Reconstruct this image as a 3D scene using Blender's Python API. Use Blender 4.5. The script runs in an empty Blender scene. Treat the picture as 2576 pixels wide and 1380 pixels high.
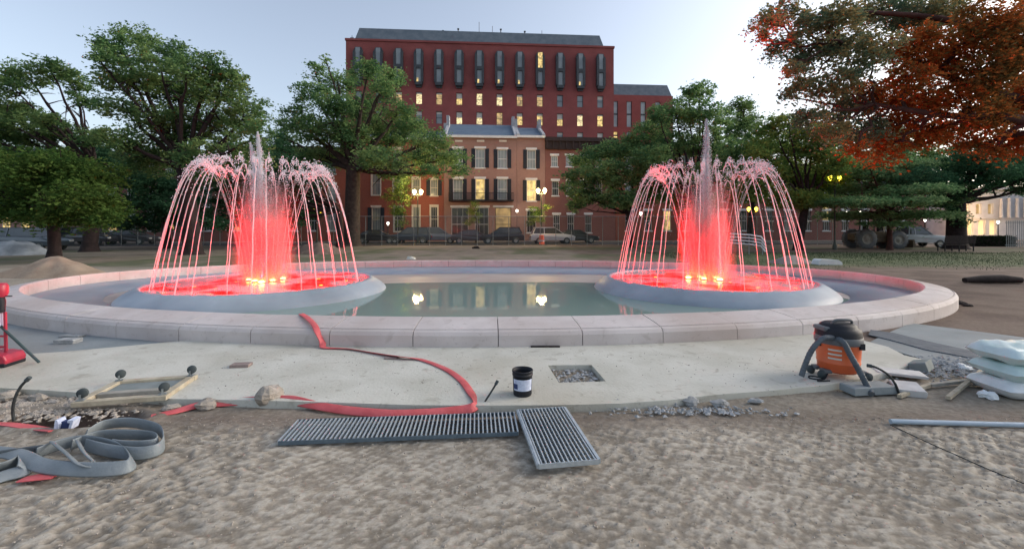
import bpy, math, random
import numpy as np
from mathutils import Vector, Matrix
from mathutils.geometry import tessellate_polygon

random.seed(7)
rng = np.random.default_rng(7)
R = math.radians
SC = bpy.context.scene
COL = SC.collection

# ------------------------------------------------------------------ camera
FPX, HC, HY, CX = 1080.0, 1.6, 575.0, 1288.0      # focal length, eye height, horizon row, centre column (photo measured 2576 wide)
cam_d = bpy.data.cameras.new('camera')
cam = bpy.data.objects.new('camera', cam_d)
COL.objects.link(cam)
cam.location = (0, 0, HC)
cam.rotation_euler = (R(90), 0, 0)
cam_d.sensor_width = 36
cam_d.lens = 36 * FPX / 2576
cam_d.shift_y = -(690 - HY) / 2576
cam_d.clip_start = 0.05
cam_d.clip_end = 3000
SC.camera = cam

# ------------------------------------------------------------------ sky, sun, exposure
SUN_EL, SUN_ROT = R(26), R(78)
world = bpy.data.worlds.new("World")
SC.world = world
world.use_nodes = True
wn, wl = world.node_tree.nodes, world.node_tree.links
wn.clear()
wo = wn.new('ShaderNodeOutputWorld')
bg = wn.new('ShaderNodeBackground')
sky = wn.new('ShaderNodeTexSky')
sky.sky_type = 'NISHITA'
sky.sun_disc = False
sky.sun_elevation = SUN_EL
sky.sun_rotation = SUN_ROT
sky.altitude = 20
sky.air_density = 1.0
sky.dust_density = 3.0
sky.ozone_density = 1.0
hs = wn.new('ShaderNodeHueSaturation')
hs.inputs['Saturation'].default_value = 0.68
wl.new(sky.outputs[0], hs.inputs['Color'])
wl.new(hs.outputs[0], bg.inputs['Color'])
bg.inputs['Strength'].default_value = 0.10
wl.new(bg.outputs[0], wo.inputs['Surface'])

sun_d = bpy.data.lights.new('sun', 'SUN')
sun_d.energy = 0.15
sun_d.angle = R(25)
sun_d.color = (1.0, 0.9, 0.8)
sun = bpy.data.objects.new('sun', sun_d)
COL.objects.link(sun)
sdir = Vector((math.sin(SUN_ROT) * math.cos(SUN_EL), math.cos(SUN_ROT) * math.cos(SUN_EL), math.sin(SUN_EL)))
sun.rotation_euler = (-sdir).to_track_quat('-Z', 'Y').to_euler()

SC.view_settings.view_transform = 'Standard'
SC.view_settings.look = 'None'
SC.view_settings.exposure = 1.38
SC.view_settings.gamma = 1
SC.view_settings.use_curve_mapping = False
SC.cycles.max_bounces = 6
SC.cycles.transparent_max_bounces = 24
SC.cycles.volume_bounces = 2
SC.cycles.caustics_reflective = False
SC.cycles.caustics_refractive = False
SC.cycles.sample_clamp_indirect = 6
SC.cycles.use_denoising = True

GZ = -0.05          # level of the bare ground; the concrete slab's top is z = 0


def gp(px, py, z=0.0):
    """Point of the horizontal plane z seen at photo position px, py."""
    Y = (HC - z) * FPX / (py - HY)
    return Vector(((px - CX) / FPX * Y, Y, z))


def dp(px, py, Y):
    """Point at distance Y seen at photo position px, py."""
    return Vector(((px - CX) / FPX * Y, Y, HC + (HY - py) / FPX * Y))


# ------------------------------------------------------------------ object helpers
def tag(o, label=None, cat=None, group=None, kind=None):
    if label: o['label'] = label
    if cat: o['category'] = cat
    if group: o['group'] = group
    if kind: o['kind'] = kind
    return o


def empty(name, loc, rz=0.0, label=None, cat=None, group=None):
    o = bpy.data.objects.new(name, None)
    o.empty_display_size = 0.2
    COL.objects.link(o)
    o.location = loc
    o.rotation_euler = (0, 0, rz)
    return tag(o, label, cat, group)


class MB:
    """Collects shapes and links them as one mesh object."""
    def __init__(s):
        s.v, s.f, s.sm = [], [], []

    def add(s, vs, fs, smooth=False, M=None):
        n = len(s.v)
        if M is not None:
            vs = [tuple(M @ Vector(v)) for v in vs]
        s.v.extend([tuple(v) for v in vs])
        s.f.extend([tuple(i + n for i in f) for f in fs])
        s.sm.extend([smooth] * len(fs))
        return s

    def box(s, x0, x1, y0, y1, z0, z1, M=None):
        vs = [(x0, y0, z0), (x1, y0, z0), (x1, y1, z0), (x0, y1, z0), (x0, y0, z1), (x1, y0, z1), (x1, y1, z1), (x0, y1, z1)]
        return s.add(vs, [(0, 3, 2, 1), (4, 5, 6, 7), (0, 1, 5, 4), (1, 2, 6, 5), (2, 3, 7, 6), (3, 0, 4, 7)], False, M)

    def bar(s, a, b, w, h, up=(0, 0, 1)):
        """A beam of width w and height h from a to b."""
        a, b = Vector(a), Vector(b)
        d = (b - a)
        L = d.length
        d.normalize()
        x = d.cross(Vector(up))
        if x.length < 1e-4: x = Vector((1, 0, 0))
        x.normalize()
        z = x.cross(d)
        M = Matrix((( x.x, d.x, z.x, a.x), (x.y, d.y, z.y, a.y), (x.z, d.z, z.z, a.z), (0, 0, 0, 1)))
        return s.box(-w / 2, w / 2, 0, L, -h / 2, h / 2, M)

    def tube(s, pts, rad, n=8, cap=True, smooth=True):
        pts = [Vector(p) for p in pts]
        if not hasattr(rad, '__len__'): rad = [rad] * len(pts)
        vs, fs = [], []
        t0 = (pts[1] - pts[0]).normalized()
        u = t0.orthogonal().normalized()
        for i, p in enumerate(pts):
            t = (pts[min(i + 1, len(pts) - 1)] - pts[max(i - 1, 0)])
            if t.length < 1e-9: t = t0
            t.normalize()
            u = (u - t * u.dot(t))
            if u.length < 1e-6: u = t.orthogonal()
            u.normalize()
            w = t.cross(u)
            for k in range(n):
                a = 2 * math.pi * k / n
                vs.append(p + (u * math.cos(a) + w * math.sin(a)) * rad[i])
        for i in range(len(pts) - 1):
            for k in range(n):
                k2 = (k + 1) % n
                fs.append((i * n + k, i * n + k2, (i + 1) * n + k2, (i + 1) * n + k))
        s.add(vs, fs, smooth)
        if cap:
            s.add(vs[:n], [tuple(reversed(range(n)))])
            s.add(vs[-n:], [tuple(range(n))])
        return s

    def lathe(s, prof, n=24, c=(0, 0, 0), smooth=True, M=None):
        vs, fs = [], []
        for r, z in prof:
            for k in range(n):
                a = 2 * math.pi * k / n
                vs.append((c[0] + r * math.cos(a), c[1] + r * math.sin(a), c[2] + z))
        for i in range(len(prof) - 1):
            for k in range(n):
                k2 = (k + 1) % n
                fs.append((i * n + k, i * n + k2, (i + 1) * n + k2, (i + 1) * n + k))
        return s.add(vs, fs, smooth, M)

    def prism(s, poly, y0, y1, M=None, taper=None):
        """poly of (x, z) pairs, extruded along y."""
        n = len(poly)
        if taper is None: taper = [0] * n
        vs = [(x, y0 + t, z) for (x, z), t in zip(poly, taper)] + [(x, y1 - t, z) for (x, z), t in zip(poly, taper)]
        fs = [tuple(range(n)), tuple(reversed(range(n, 2 * n)))]
        for i in range(n):
            j = (i + 1) % n
            fs.append((j, i, i + n, j + n))
        return s.add(vs, fs, False, M)

    def plate(s, poly, z0, z1, holes=(), M=None):
        """Horizontal slab from an outline of (x, y), with holes."""
        loops = [[Vector((x, y, 0)) for x, y in poly]] + [[Vector((x, y, 0)) for x, y in h] for h in holes]
        tri = tessellate_polygon(loops)
        flat = [p for l in loops for p in l]
        n = len(flat)
        vs = [(p.x, p.y, z1) for p in flat] + [(p.x, p.y, z0) for p in flat]
        fs = [tuple(t) for t in tri] + [tuple(i + n for i in reversed(t)) for t in tri]
        o = 0
        for l in loops:
            m = len(l)
            for i in range(m):
                j = (i + 1) % m
                fs.append((o + i, o + j, o + j + n, o + i + n))
            o += m
        return s.add(vs, fs, False, M)

    def build(s, name, mat, parent=None, bevel=0.0, sub=0, local=None, **kw):
        me = bpy.data.meshes.new(name)
        vs = s.v
        if local is not None:
            vs = [(v[0] - local[0], v[1] - local[1], v[2] - local[2]) for v in vs]
        me.from_pydata(vs, [], s.f)
        me.polygons.foreach_set('use_smooth', s.sm)
        me.materials.append(mat)
        me.update()
        o = bpy.data.objects.new(name, me)
        COL.objects.link(o)
        if local is not None: o.location = local
        if parent: o.parent = parent
        if bevel:
            m = o.modifiers.new('bevel', 'BEVEL')
            m.width = bevel
            m.segments = 2
            m.limit_method = 'ANGLE'
        if sub:
            m = o.modifiers.new('sub', 'SUBSURF')
            m.levels = m.render_levels = sub
        return tag(o, **kw)


def mesh_np(name, verts, faces4, mat, parent=None, smooth=False):
    me = bpy.data.meshes.new(name)
    n, k = len(verts), faces4.shape[1]
    me.vertices.add(n)
    me.vertices.foreach_set('co', np.ascontiguousarray(verts, dtype=np.float32).ravel())
    me.loops.add(faces4.size)
    me.loops.foreach_set('vertex_index', faces4.astype(np.int32).ravel())
    me.polygons.add(len(faces4))
    me.polygons.foreach_set('loop_start', np.arange(0, faces4.size, k, dtype=np.int32))
    me.polygons.foreach_set('loop_total', np.full(len(faces4), k, dtype=np.int32))
    me.polygons.foreach_set('use_smooth', np.full(len(faces4), smooth))
    me.update(calc_edges=True)
    me.materials.append(mat)
    o = bpy.data.objects.new(name, me)
    COL.objects.link(o)
    if parent: o.parent = parent
    return o


def copy_tree(o, parent=None):
    c = o.copy()
    COL.objects.link(c)
    c.parent = parent
    for ch in list(o.children):
        copy_tree(ch, c)
    return c


def smooth_path(pts, n=8):
    pts = [Vector(p) for p in pts]
    P = [pts[0]] + pts + [pts[-1]]
    out = []
    for i in range(1, len(P) - 2):
        for k in range(n):
            t = k / n
            a, b_, c, d = P[i - 1], P[i], P[i + 1], P[i + 2]
            out.append(0.5 * ((2 * b_) + (-a + c) * t + (2 * a - 5 * b_ + 4 * c - d) * t * t + (-a + 3 * b_ - 3 * c + d) * t ** 3))
    out.append(pts[-1])
    return out


# numpy value noise
_T = np.random.default_rng(3).random((257, 257))


def vnoise(x, y, s=0):
    x = x + s * 17.31
    y = y + s * 5.77
    xi, yi = np.floor(x).astype(int), np.floor(y).astype(int)
    fx, fy = x - xi, y - yi
    fx, fy = fx * fx * (3 - 2 * fx), fy * fy * (3 - 2 * fy)
    a, b = _T[xi & 255, yi & 255], _T[(xi + 1) & 255, yi & 255]
    c, d = _T[xi & 255, (yi + 1) & 255], _T[(xi + 1) & 255, (yi + 1) & 255]
    return (a * (1 - fx) + b * fx) * (1 - fy) + (c * (1 - fx) + d * fx) * fy


def fbm(x, y, oct=3, s=0):
    t, a, n = 0, 1.0, 0
    for i in range(oct):
        t = t + a * vnoise(x * 2 ** i, y * 2 ** i, s + i)
        n += a
        a *= 0.55
    return t / n


# ------------------------------------------------------------------ materials
def mat(name, c1, c2=None, rough=0.8, scale=3.0, bump=0.0, bscale=None, metal=0.0, spec=0.3, detail=5, emit=0, ecol=None,
        transl=0.0, coat=0.0, c3=None, dist=0.0, specks=0.0):
    m = bpy.data.materials.new(name)
    m.use_nodes = True
    nt = m.node_tree
    N, L = nt.nodes, nt.links
    p = N['Principled BSDF']
    p.inputs['Roughness'].default_value = rough
    p.inputs['Metallic'].default_value = metal
    p.inputs['Specular IOR Level'].default_value = spec
    p.inputs['Coat Weight'].default_value = coat
    c1 = (*c1, 1)
    if c2 is None:
        p.inputs['Base Color'].default_value = c1
    else:
        g = N.new('ShaderNodeNewGeometry')
        t = N.new('ShaderNodeTexNoise')
        t.inputs['Scale'].default_value = scale
        t.inputs['Detail'].default_value = detail
        t.inputs['Distortion'].default_value = dist
        L.new(g.outputs['Position'], t.inputs['Vector'])
        r = N.new('ShaderNodeValToRGB')
        r.color_ramp.elements[0].position = 0.35
        r.color_ramp.elements[1].position = 0.65
        r.color_ramp.elements[0].color = c1
        r.color_ramp.elements[1].color = (*c2, 1)
        L.new(t.outputs['Fac'], r.inputs['Fac'])
        out = r.outputs['Color']
        if c3:
            t2 = N.new('ShaderNodeTexNoise')
            t2.inputs['Scale'].default_value = scale * 0.23
            t2.inputs['Detail'].default_value = 6
            L.new(g.outputs['Position'], t2.inputs['Vector'])
            r2 = N.new('ShaderNodeValToRGB')
            r2.color_ramp.elements[0].position = 0.48
            r2.color_ramp.elements[1].position = 0.68
            L.new(t2.outputs['Fac'], r2.inputs['Fac'])
            mx = N.new('ShaderNodeMix')
            mx.data_type = 'RGBA'
            L.new(r2.outputs['Color'], mx.inputs['Factor'])
            L.new(out, mx.inputs[6])
            mx.inputs[7].default_value = (*c3, 1)
            out = mx.outputs[2]
        if specks:
            for sc_, lo_, hi_ in ((5.0, 0.60, 0.70), (17.0, 0.62, 0.70)):
                t4 = N.new('ShaderNodeTexNoise')
                t4.inputs['Scale'].default_value = sc_
                t4.inputs['Detail'].default_value = 5
                t4.inputs['Distortion'].default_value = 0.6
                L.new(g.outputs['Position'], t4.inputs['Vector'])
                r4 = N.new('ShaderNodeMapRange')
                r4.inputs['From Min'].default_value = lo_
                r4.inputs['From Max'].default_value = hi_
                r4.inputs['To Max'].default_value = specks
                L.new(t4.outputs['Fac'], r4.inputs['Value'])
                m4 = N.new('ShaderNodeMix')
                m4.data_type = 'RGBA'
                L.new(r4.outputs[0], m4.inputs['Factor'])
                L.new(out, m4.inputs[6])
                m4.inputs[7].default_value = (c1[0] * 0.55, c1[1] * 0.5, c1[2] * 0.45, 1)
                out = m4.outputs[2]
        L.new(out, p.inputs['Base Color'])
    if bump:
        t3 = N.new('ShaderNodeTexNoise')
        t3.inputs['Scale'].default_value = bscale or scale * 4
        t3.inputs['Detail'].default_value = 6
        g3 = N.new('ShaderNodeNewGeometry')
        L.new(g3.outputs['Position'], t3.inputs['Vector'])
        b = N.new('ShaderNodeBump')
        b.inputs['Strength'].default_value = bump
        b.inputs['Distance'].default_value = 0.02
        L.new(t3.outputs['Fac'], b.inputs['Height'])
        L.new(b.outputs['Normal'], p.inputs['Normal'])
    if emit:
        p.inputs['Emission Color'].default_value = (*(ecol or c1[:3]), 1)
        p.inputs['Emission Strength'].default_value = emit
    return m


def leaf_mat(name, a, b, c=None, transl=0.45):
    """Leaf material: colour varies per leaf and in patches of the crown."""
    m = bpy.data.materials.new(name)
    m.use_nodes = True
    N, L = m.node_tree.nodes, m.node_tree.links
    N.clear()
    out = N.new('ShaderNodeOutputMaterial')
    g = N.new('ShaderNodeNewGeometry')
    t = N.new('ShaderNodeTexNoise')
    t.inputs['Scale'].default_value = 0.55
    t.inputs['Detail'].default_value = 3
    L.new(g.outputs['Position'], t.inputs['Vector'])
    ma = N.new('ShaderNodeMath')
    ma.operation = 'MULTIPLY_ADD'
    L.new(g.outputs['Random Per Island'], ma.inputs[0])
    ma.inputs[1].default_value = 0.35
    L.new(t.outputs['Fac'], ma.inputs[2])
    r = N.new('ShaderNodeValToRGB')
    e = r.color_ramp.elements
    e[0].position, e[1].position = 0.48, 0.82
    e[0].color, e[1].color = (*a, 1), (*b, 1)
    if c:
        x = e.new(0.66)
        x.color = (*c, 1)
    L.new(ma.outputs[0], r.inputs['Fac'])
    d = N.new('ShaderNodeBsdfDiffuse')
    tr = N.new('ShaderNodeBsdfTranslucent')
    L.new(r.outputs[0], d.inputs[0])
    L.new(r.outputs[0], tr.inputs[0])
    mx = N.new('ShaderNodeMixShader')
    mx.inputs[0].default_value = transl
    L.new(d.outputs[0], mx.inputs[1])
    L.new(tr.outputs[0], mx.inputs[2])
    L.new(mx.outputs[0], out.inputs['Surface'])
    return m


def veil_mat(name, col, opacity, transl=0.5, gloss=0.1):
    """Broken, aerated water: partly see-through, partly scattering."""
    m = bpy.data.materials.new(name)
    m.use_nodes = True
    N, L = m.node_tree.nodes, m.node_tree.links
    N.clear()
    out = N.new('ShaderNodeOutputMaterial')
    d, tr, tp = N.new('ShaderNodeBsdfDiffuse'), N.new('ShaderNodeBsdfTranslucent'), N.new('ShaderNodeBsdfTransparent')
    gl = N.new('ShaderNodeBsdfGlossy')
    gl.inputs['Roughness'].default_value = 0.25
    for n in (d, tr): n.inputs[0].default_value = (*col, 1)
    a, b, c = N.new('ShaderNodeMixShader'), N.new('ShaderNodeMixShader'), N.new('ShaderNodeMixShader')
    a.inputs[0].default_value = transl
    L.new(d.outputs[0], a.inputs[1]); L.new(tr.outputs[0], a.inputs[2])
    b.inputs[0].default_value = gloss
    L.new(a.outputs[0], b.inputs[1]); L.new(gl.outputs[0], b.inputs[2])
    c.inputs[0].default_value = opacity
    L.new(tp.outputs[0], c.inputs[1]); L.new(b.outputs[0], c.inputs[2])
    L.new(c.outputs[0], out.inputs['Surface'])
    return m


def brick_mat(name, c1, c2, mortar):
    m = mat(name, c1, c2, rough=0.9, scale=0.6, c3=(c1[0] * 0.78, c1[1] * 0.8, c1[2] * 0.82), specks=0.12)
    nt = m.node_tree
    N, L = nt.nodes, nt.links
    p = N['Principled BSDF']
    src = p.inputs['Base Color'].links[0].from_socket
    tc = N.new('ShaderNodeTexCoord')
    mp = N.new('ShaderNodeMapping')
    mp.inputs['Rotation'].default_value = (R(90), 0, 0)
    b = N.new('ShaderNodeTexBrick')
    b.inputs['Scale'].default_value = 1.0
    b.inputs['Brick Width'].default_value = 0.24
    b.inputs['Row Height'].default_value = 0.08
    b.inputs['Mortar Size'].default_value = 0.008
    b.inputs['Mortar'].default_value = (*mortar, 1)
    L.new(tc.outputs['Object'], mp.inputs[0])
    L.new(mp.outputs[0], b.inputs['Vector'])
    L.new(src, b.inputs['Color1'])
    mxx = N.new('ShaderNodeMix')
    mxx.data_type = 'RGBA'
    mxx.inputs['Factor'].default_value = 0.25
    L.new(src, mxx.inputs[6])
    mxx.inputs[7].default_value = (c1[0] * 0.6, c1[1] * 0.6, c1[2] * 0.6, 1)
    L.new(mxx.outputs[2], b.inputs['Color2'])
    L.new(b.outputs['Color'], p.inputs['Base Color'])
    return m


def lit_mat(name, col, strength, scale=1.2):
    """A lit room behind a pane, with blinds and furniture blocking part of the light."""
    m = mat(name, (0.25, 0.22, 0.15), rough=0.3)
    N, L = m.node_tree.nodes, m.node_tree.links
    p = N['Principled BSDF']
    g = N.new('ShaderNodeNewGeometry')
    t = N.new('ShaderNodeTexNoise')
    t.inputs['Scale'].default_value = scale
    t.inputs['Detail'].default_value = 2
    L.new(g.outputs['Position'], t.inputs['Vector'])
    r = N.new('ShaderNodeMapRange')
    r.inputs['From Min'].default_value = 0.38
    r.inputs['From Max'].default_value = 0.6
    r.inputs['To Min'].default_value = strength * 0.3
    r.inputs['To Max'].default_value = strength
    L.new(t.outputs['Fac'], r.inputs['Value'])
    p.inputs['Emission Color'].default_value = (*col, 1)
    L.new(r.outputs[0], p.inputs['Emission Strength'])
    return m


M = {}
M['concrete_new'] = mat('concrete_new', (0.455, 0.45, 0.395), (0.555, 0.55, 0.495), 0.85, 1.6, 0.25, 30, c3=(0.40, 0.37, 0.30), dist=0.4, specks=0.45)
M['concrete_grey'] = mat('concrete_grey', (0.20, 0.23, 0.24), (0.27, 0.30, 0.31), 0.85, 1.4, 0.3, 25, c3=(0.22, 0.21, 0.2))
M['stone_pink'] = mat('stone_pink', (0.51, 0.46, 0.445), (0.59, 0.54, 0.525), 0.7, 2.2, 0.12, 60, c3=(0.46, 0.39, 0.36), specks=0.3)
M['joint'] = mat('joint', (0.10, 0.09, 0.085), (0.14, 0.12, 0.11), 0.9)
M['pool_apron'] = mat('pool_apron', (0.21, 0.25, 0.31), (0.28, 0.31, 0.36), 0.35, 1.3, 0.1, c3=(0.26, 0.24, 0.25))
M['pool_floor'] = mat('pool_floor', (0.36, 0.30, 0.27), (0.42, 0.37, 0.34), 0.5, 1.0, 0.1)
M['bowl'] = mat('bowl', (0.29, 0.345, 0.40), (0.355, 0.41, 0.46), 0.45, 1.6, 0.1, c3=(0.22, 0.26, 0.30))
M['bowl_floor'] = mat('bowl_floor', (0.05, 0.05, 0.055), (0.075, 0.073, 0.075), 0.5, 1.5)
M['red_brick'] = brick_mat('red_brick', (0.265, 0.07, 0.068), (0.315, 0.088, 0.085), (0.2, 0.08, 0.07))
M['house_brick'] = brick_mat('house_brick', (0.31, 0.175, 0.15), (0.37, 0.215, 0.185), (0.3, 0.22, 0.19))
M['house_brick_red'] = brick_mat('house_brick_red', (0.26, 0.065, 0.045), (0.32, 0.09, 0.06), (0.3, 0.16, 0.12))
M['brownstone'] = brick_mat('brownstone', (0.22, 0.085, 0.075), (0.26, 0.105, 0.09), (0.22, 0.14, 0.12))
M['slate'] = mat('slate', (0.10, 0.13, 0.16), (0.14, 0.17, 0.20), 0.6, 0.9, 0.2)
M['slate_blue'] = mat('slate_blue', (0.085, 0.125, 0.18), (0.11, 0.155, 0.21), 0.55, 1.2, 0.2)
M['trim'] = mat('trim', (0.55, 0.53, 0.47), (0.62, 0.60, 0.55), 0.7, 3)
M['trim_white'] = mat('trim_white', (0.62, 0.64, 0.66), (0.7, 0.72, 0.73), 0.7, 3)
M['chimney'] = mat('chimney', (0.30, 0.31, 0.34), (0.40, 0.41, 0.43), 0.8, 3)
M['shutter'] = mat('shutter', (0.012, 0.018, 0.03), (0.02, 0.028, 0.04), 0.6, 6)
M['cornice'] = mat('cornice', (0.03, 0.022, 0.022), (0.045, 0.03, 0.03), 0.7, 4)
M['pane'] = mat('pane', (0.20, 0.25, 0.27), (0.33, 0.37, 0.37), 0.12, 0.5, spec=0.8)
M['pane_dark'] = mat('pane_dark', (0.02, 0.03, 0.035), (0.05, 0.06, 0.06), 0.08, 0.6, spec=0.8)
M['pane_tower'] = mat('pane_tower', (0.17, 0.20, 0.215), (0.25, 0.28, 0.29), 0.15, 0.35, spec=0.7)
M['bay_metal'] = mat('bay_metal', (0.035, 0.042, 0.05), (0.05, 0.058, 0.066), 0.5, 2, spec=0.4)
M['lit'] = lit_mat('lit', (1.0, 0.70, 0.24), 0.42, 2.4)
M['lit_dim'] = lit_mat('lit_dim', (1.0, 0.66, 0.26), 0.24, 1.7)
M['lit_pale'] = lit_mat('lit_pale', (1.0, 0.80, 0.42), 0.50, 3.1)
M['lit_shop'] = lit_mat('lit_shop', (1.0, 0.62, 0.22), 0.14, 1.6)
M['lit_hall'] = lit_mat('lit_hall', (1.0, 0.66, 0.28), 0.55, 0.4)
M['lamp_warm'] = mat('lamp_warm', (1, 0.9, 0.6), emit=9, ecol=(1.0, 0.72, 0.30))
M['lamp_yellow'] = mat('lamp_yellow', (1, 0.8, 0.2), emit=2.5, ecol=(1.0, 0.72, 0.06))
M['lamp_white'] = mat('lamp_white', (1, 1, 0.9), emit=3.5, ecol=(1.0, 0.93, 0.75))
M['lamp_green'] = mat('lamp_green', (0.05, 0.06, 0.05), rough=0.5)
M['iron'] = mat('iron', (0.012, 0.012, 0.014), (0.02, 0.02, 0.022), 0.5, 8)
M['galv'] = mat('galv', (0.22, 0.25, 0.26), (0.30, 0.33, 0.34), 0.45, 6, metal=0.4)
M['bark'] = mat('bark', (0.035, 0.028, 0.024), (0.065, 0.052, 0.045), 0.95, 4, 0.8, 12)
M['bark_dark'] = mat('bark_dark', (0.018, 0.013, 0.013), (0.035, 0.024, 0.024), 0.95, 4, 0.8, 12)
M['bark_red'] = mat('bark_red', (0.05, 0.022, 0.018), (0.08, 0.035, 0.03), 0.95, 4, 0.8, 12)
M['leaf_a'] = leaf_mat('leaf_a', (0.063, 0.137, 0.058), (0.212, 0.307, 0.114), (0.122, 0.212, 0.080))
M['leaf_bright'] = leaf_mat('leaf_bright', (0.038, 0.088, 0.025), (0.105, 0.175, 0.045), (0.065, 0.125, 0.033))
M['leaf_b'] = leaf_mat('leaf_b', (0.073, 0.163, 0.073), (0.238, 0.347, 0.129), (0.136, 0.245, 0.095))
M['leaf_olive'] = leaf_mat('leaf_olive', (0.104, 0.196, 0.059), (0.263, 0.305, 0.079), (0.169, 0.261, 0.070))
M['leaf_teal'] = leaf_mat('leaf_teal', (0.081, 0.185, 0.079), (0.223, 0.332, 0.158), (0.143, 0.258, 0.112))
M['leaf_dark'] = leaf_mat('leaf_dark', (0.029, 0.084, 0.043), (0.071, 0.154, 0.084), (0.048, 0.119, 0.060))
M['leaf_autumn'] = leaf_mat('leaf_autumn', (0.09, 0.10, 0.04), (0.36, 0.10, 0.025), (0.24, 0.12, 0.035))
M['leaf_grey'] = leaf_mat('leaf_grey', (0.083, 0.141, 0.091), (0.312, 0.230, 0.099), (0.180, 0.206, 0.116))
M['leaf_orange'] = leaf_mat('leaf_orange', (0.14, 0.10, 0.04), (0.52, 0.105, 0.028), (0.36, 0.13, 0.036))
M['grass'] = leaf_mat('grass', (0.022, 0.042, 0.02), (0.04, 0.065, 0.03), transl=0.2)
M['steel'] = mat('steel', (0.42, 0.48, 0.52), (0.52, 0.58, 0.62), 0.4, 20, metal=0.55)
M['steel_dark'] = mat('steel_dark', (0.10, 0.14, 0.18), (0.14, 0.19, 0.23), 0.5, 20, metal=0.4)
M['hose_red'] = mat('hose_red', (0.50, 0.085, 0.09), (0.62, 0.13, 0.14), 0.5, 5, 0.2, 40)
M['hose_grey'] = mat('hose_grey', (0.16, 0.19, 0.21), (0.23, 0.26, 0.28), 0.5, 4, 0.2, 40)
M['hose_black'] = mat('hose_black', (0.02, 0.025, 0.028), (0.035, 0.04, 0.042), 0.45, 12, 0.3, 60)
M['hose_slate'] = mat('hose_slate', (0.07, 0.085, 0.10), (0.10, 0.12, 0.14), 0.5, 12, 0.3, 60)
M['orange_plastic'] = mat('orange_plastic', (0.58, 0.105, 0.035), (0.66, 0.14, 0.05), 0.42, 3, spec=0.4)
M['black_plastic'] = mat('black_plastic', (0.012, 0.014, 0.02), (0.022, 0.024, 0.03), 0.55, 6, spec=0.25)
M['grey_plastic'] = mat('grey_plastic', (0.10, 0.11, 0.12), (0.14, 0.15, 0.16), 0.5, 6)
M['label'] = mat('label', (0.45, 0.50, 0.66), (0.62, 0.68, 0.82), 0.5, 30)
M['label_blue'] = mat('label_blue', (0.03, 0.05, 0.14), (0.05, 0.07, 0.18), 0.5, 30)
M['wood'] = mat('wood', (0.36, 0.31, 0.23), (0.48, 0.43, 0.33), 0.8, 9, 0.3)
M['wood_grey'] = mat('wood_grey', (0.27, 0.26, 0.23), (0.36, 0.34, 0.30), 0.85, 9, 0.3)
M['board_grey'] = mat('board_grey', (0.17, 0.20, 0.20), (0.22, 0.25, 0.25), 0.8, 8)
M['rubber'] = mat('rubber', (0.045, 0.06, 0.065), (0.07, 0.085, 0.09), 0.7, 12)
M['rock'] = mat('rock', (0.26, 0.235, 0.20), (0.38, 0.34, 0.30), 0.9, 7, 0.6, 25)
M['rubble'] = mat('rubble', (0.22, 0.23, 0.23), (0.38, 0.39, 0.40), 0.9, 9, 0.5, 25)
M['paver'] = mat('paver', (0.22, 0.17, 0.16), (0.30, 0.24, 0.22), 0.85, 9, 0.4)
M['red_paint'] = mat('red_paint', (0.34, 0.02, 0.045), (0.42, 0.03, 0.06), 0.35, 5, spec=0.5)
M['green_pole'] = mat('green_pole', (0.03, 0.055, 0.06), (0.045, 0.07, 0.075), 0.5, 5)
M['sack'] = mat('sack', (0.42, 0.58, 0.57), (0.62, 0.74, 0.76), 0.3, 4, 0.4, 14, c3=(0.26, 0.44, 0.40), spec=0.5)
M['film'] = mat('film', (0.62, 0.66, 0.68), (0.74, 0.78, 0.8), 0.35, 9, 0.4, 20)
M['pipe_blue'] = mat('pipe_blue', (0.30, 0.38, 0.46), (0.38, 0.46, 0.54), 0.4, 5)
M['sand'] = mat('sand', (0.25, 0.19, 0.14), (0.31, 0.245, 0.185), 0.95, 3, 0.6, 12)
M['tarp'] = mat('tarp', (0.14, 0.16, 0.18), (0.30, 0.33, 0.35), 0.5, 1.5, 0.4, 6)
M['soil'] = mat('soil', (0.13, 0.095, 0.075), (0.18, 0.135, 0.105), 0.95, 4, 0.6, 12)
M['asphalt'] = mat('asphalt', (0.045, 0.047, 0.055), (0.065, 0.067, 0.075), 0.85, 2)
M['paving'] = mat('paving', (0.19, 0.17, 0.16), (0.25, 0.23, 0.21), 0.85, 1.5)
M['pale_stone'] = mat('pale_stone', (0.50, 0.50, 0.52), (0.60, 0.60, 0.61), 0.8, 1.0)
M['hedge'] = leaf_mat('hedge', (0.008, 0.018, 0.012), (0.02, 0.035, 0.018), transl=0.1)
M['matting'] = mat('matting', (0.085, 0.10, 0.12), (0.12, 0.14, 0.16), 0.8, 8, 0.3, 40)
M['white_board'] = mat('white_board', (0.50, 0.49, 0.48), (0.60, 0.59, 0.58), 0.7, 7)
M['dark_log'] = mat('dark_log', (0.012, 0.008, 0.008), (0.025, 0.016, 0.016), 0.8, 8, 0.5)
M['cone_orange'] = mat('cone_orange', (0.55, 0.09, 0.05), rough=0.5)
M['rim_metal'] = mat('rim_metal', (0.30, 0.30, 0.29), (0.4, 0.4, 0.38), 0.4, 9, metal=0.5)
M['tractor'] = mat('tractor', (0.10, 0.075, 0.05), (0.15, 0.11, 0.07), 0.6, 3)
M['head_light'] = mat('head_light', (0.7, 0.72, 0.72), rough=0.15)
M['tail_light'] = mat('tail_light', (0.3, 0.01, 0.01), rough=0.2)
M['stream'] = veil_mat('stream', (0.86, 0.86, 0.88), 0.55, 0.55)
M['spray'] = veil_mat('spray', (0.9, 0.9, 0.93), 0.75, 0.55)
M['column_spray'] = veil_mat('column_spray', (0.5, 0.5, 0.52), 0.7, 0.55)
M['lens'] = mat('lens', (1, 0.3, 0.1), emit=4, ecol=(1.0, 0.22, 0.03))
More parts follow.
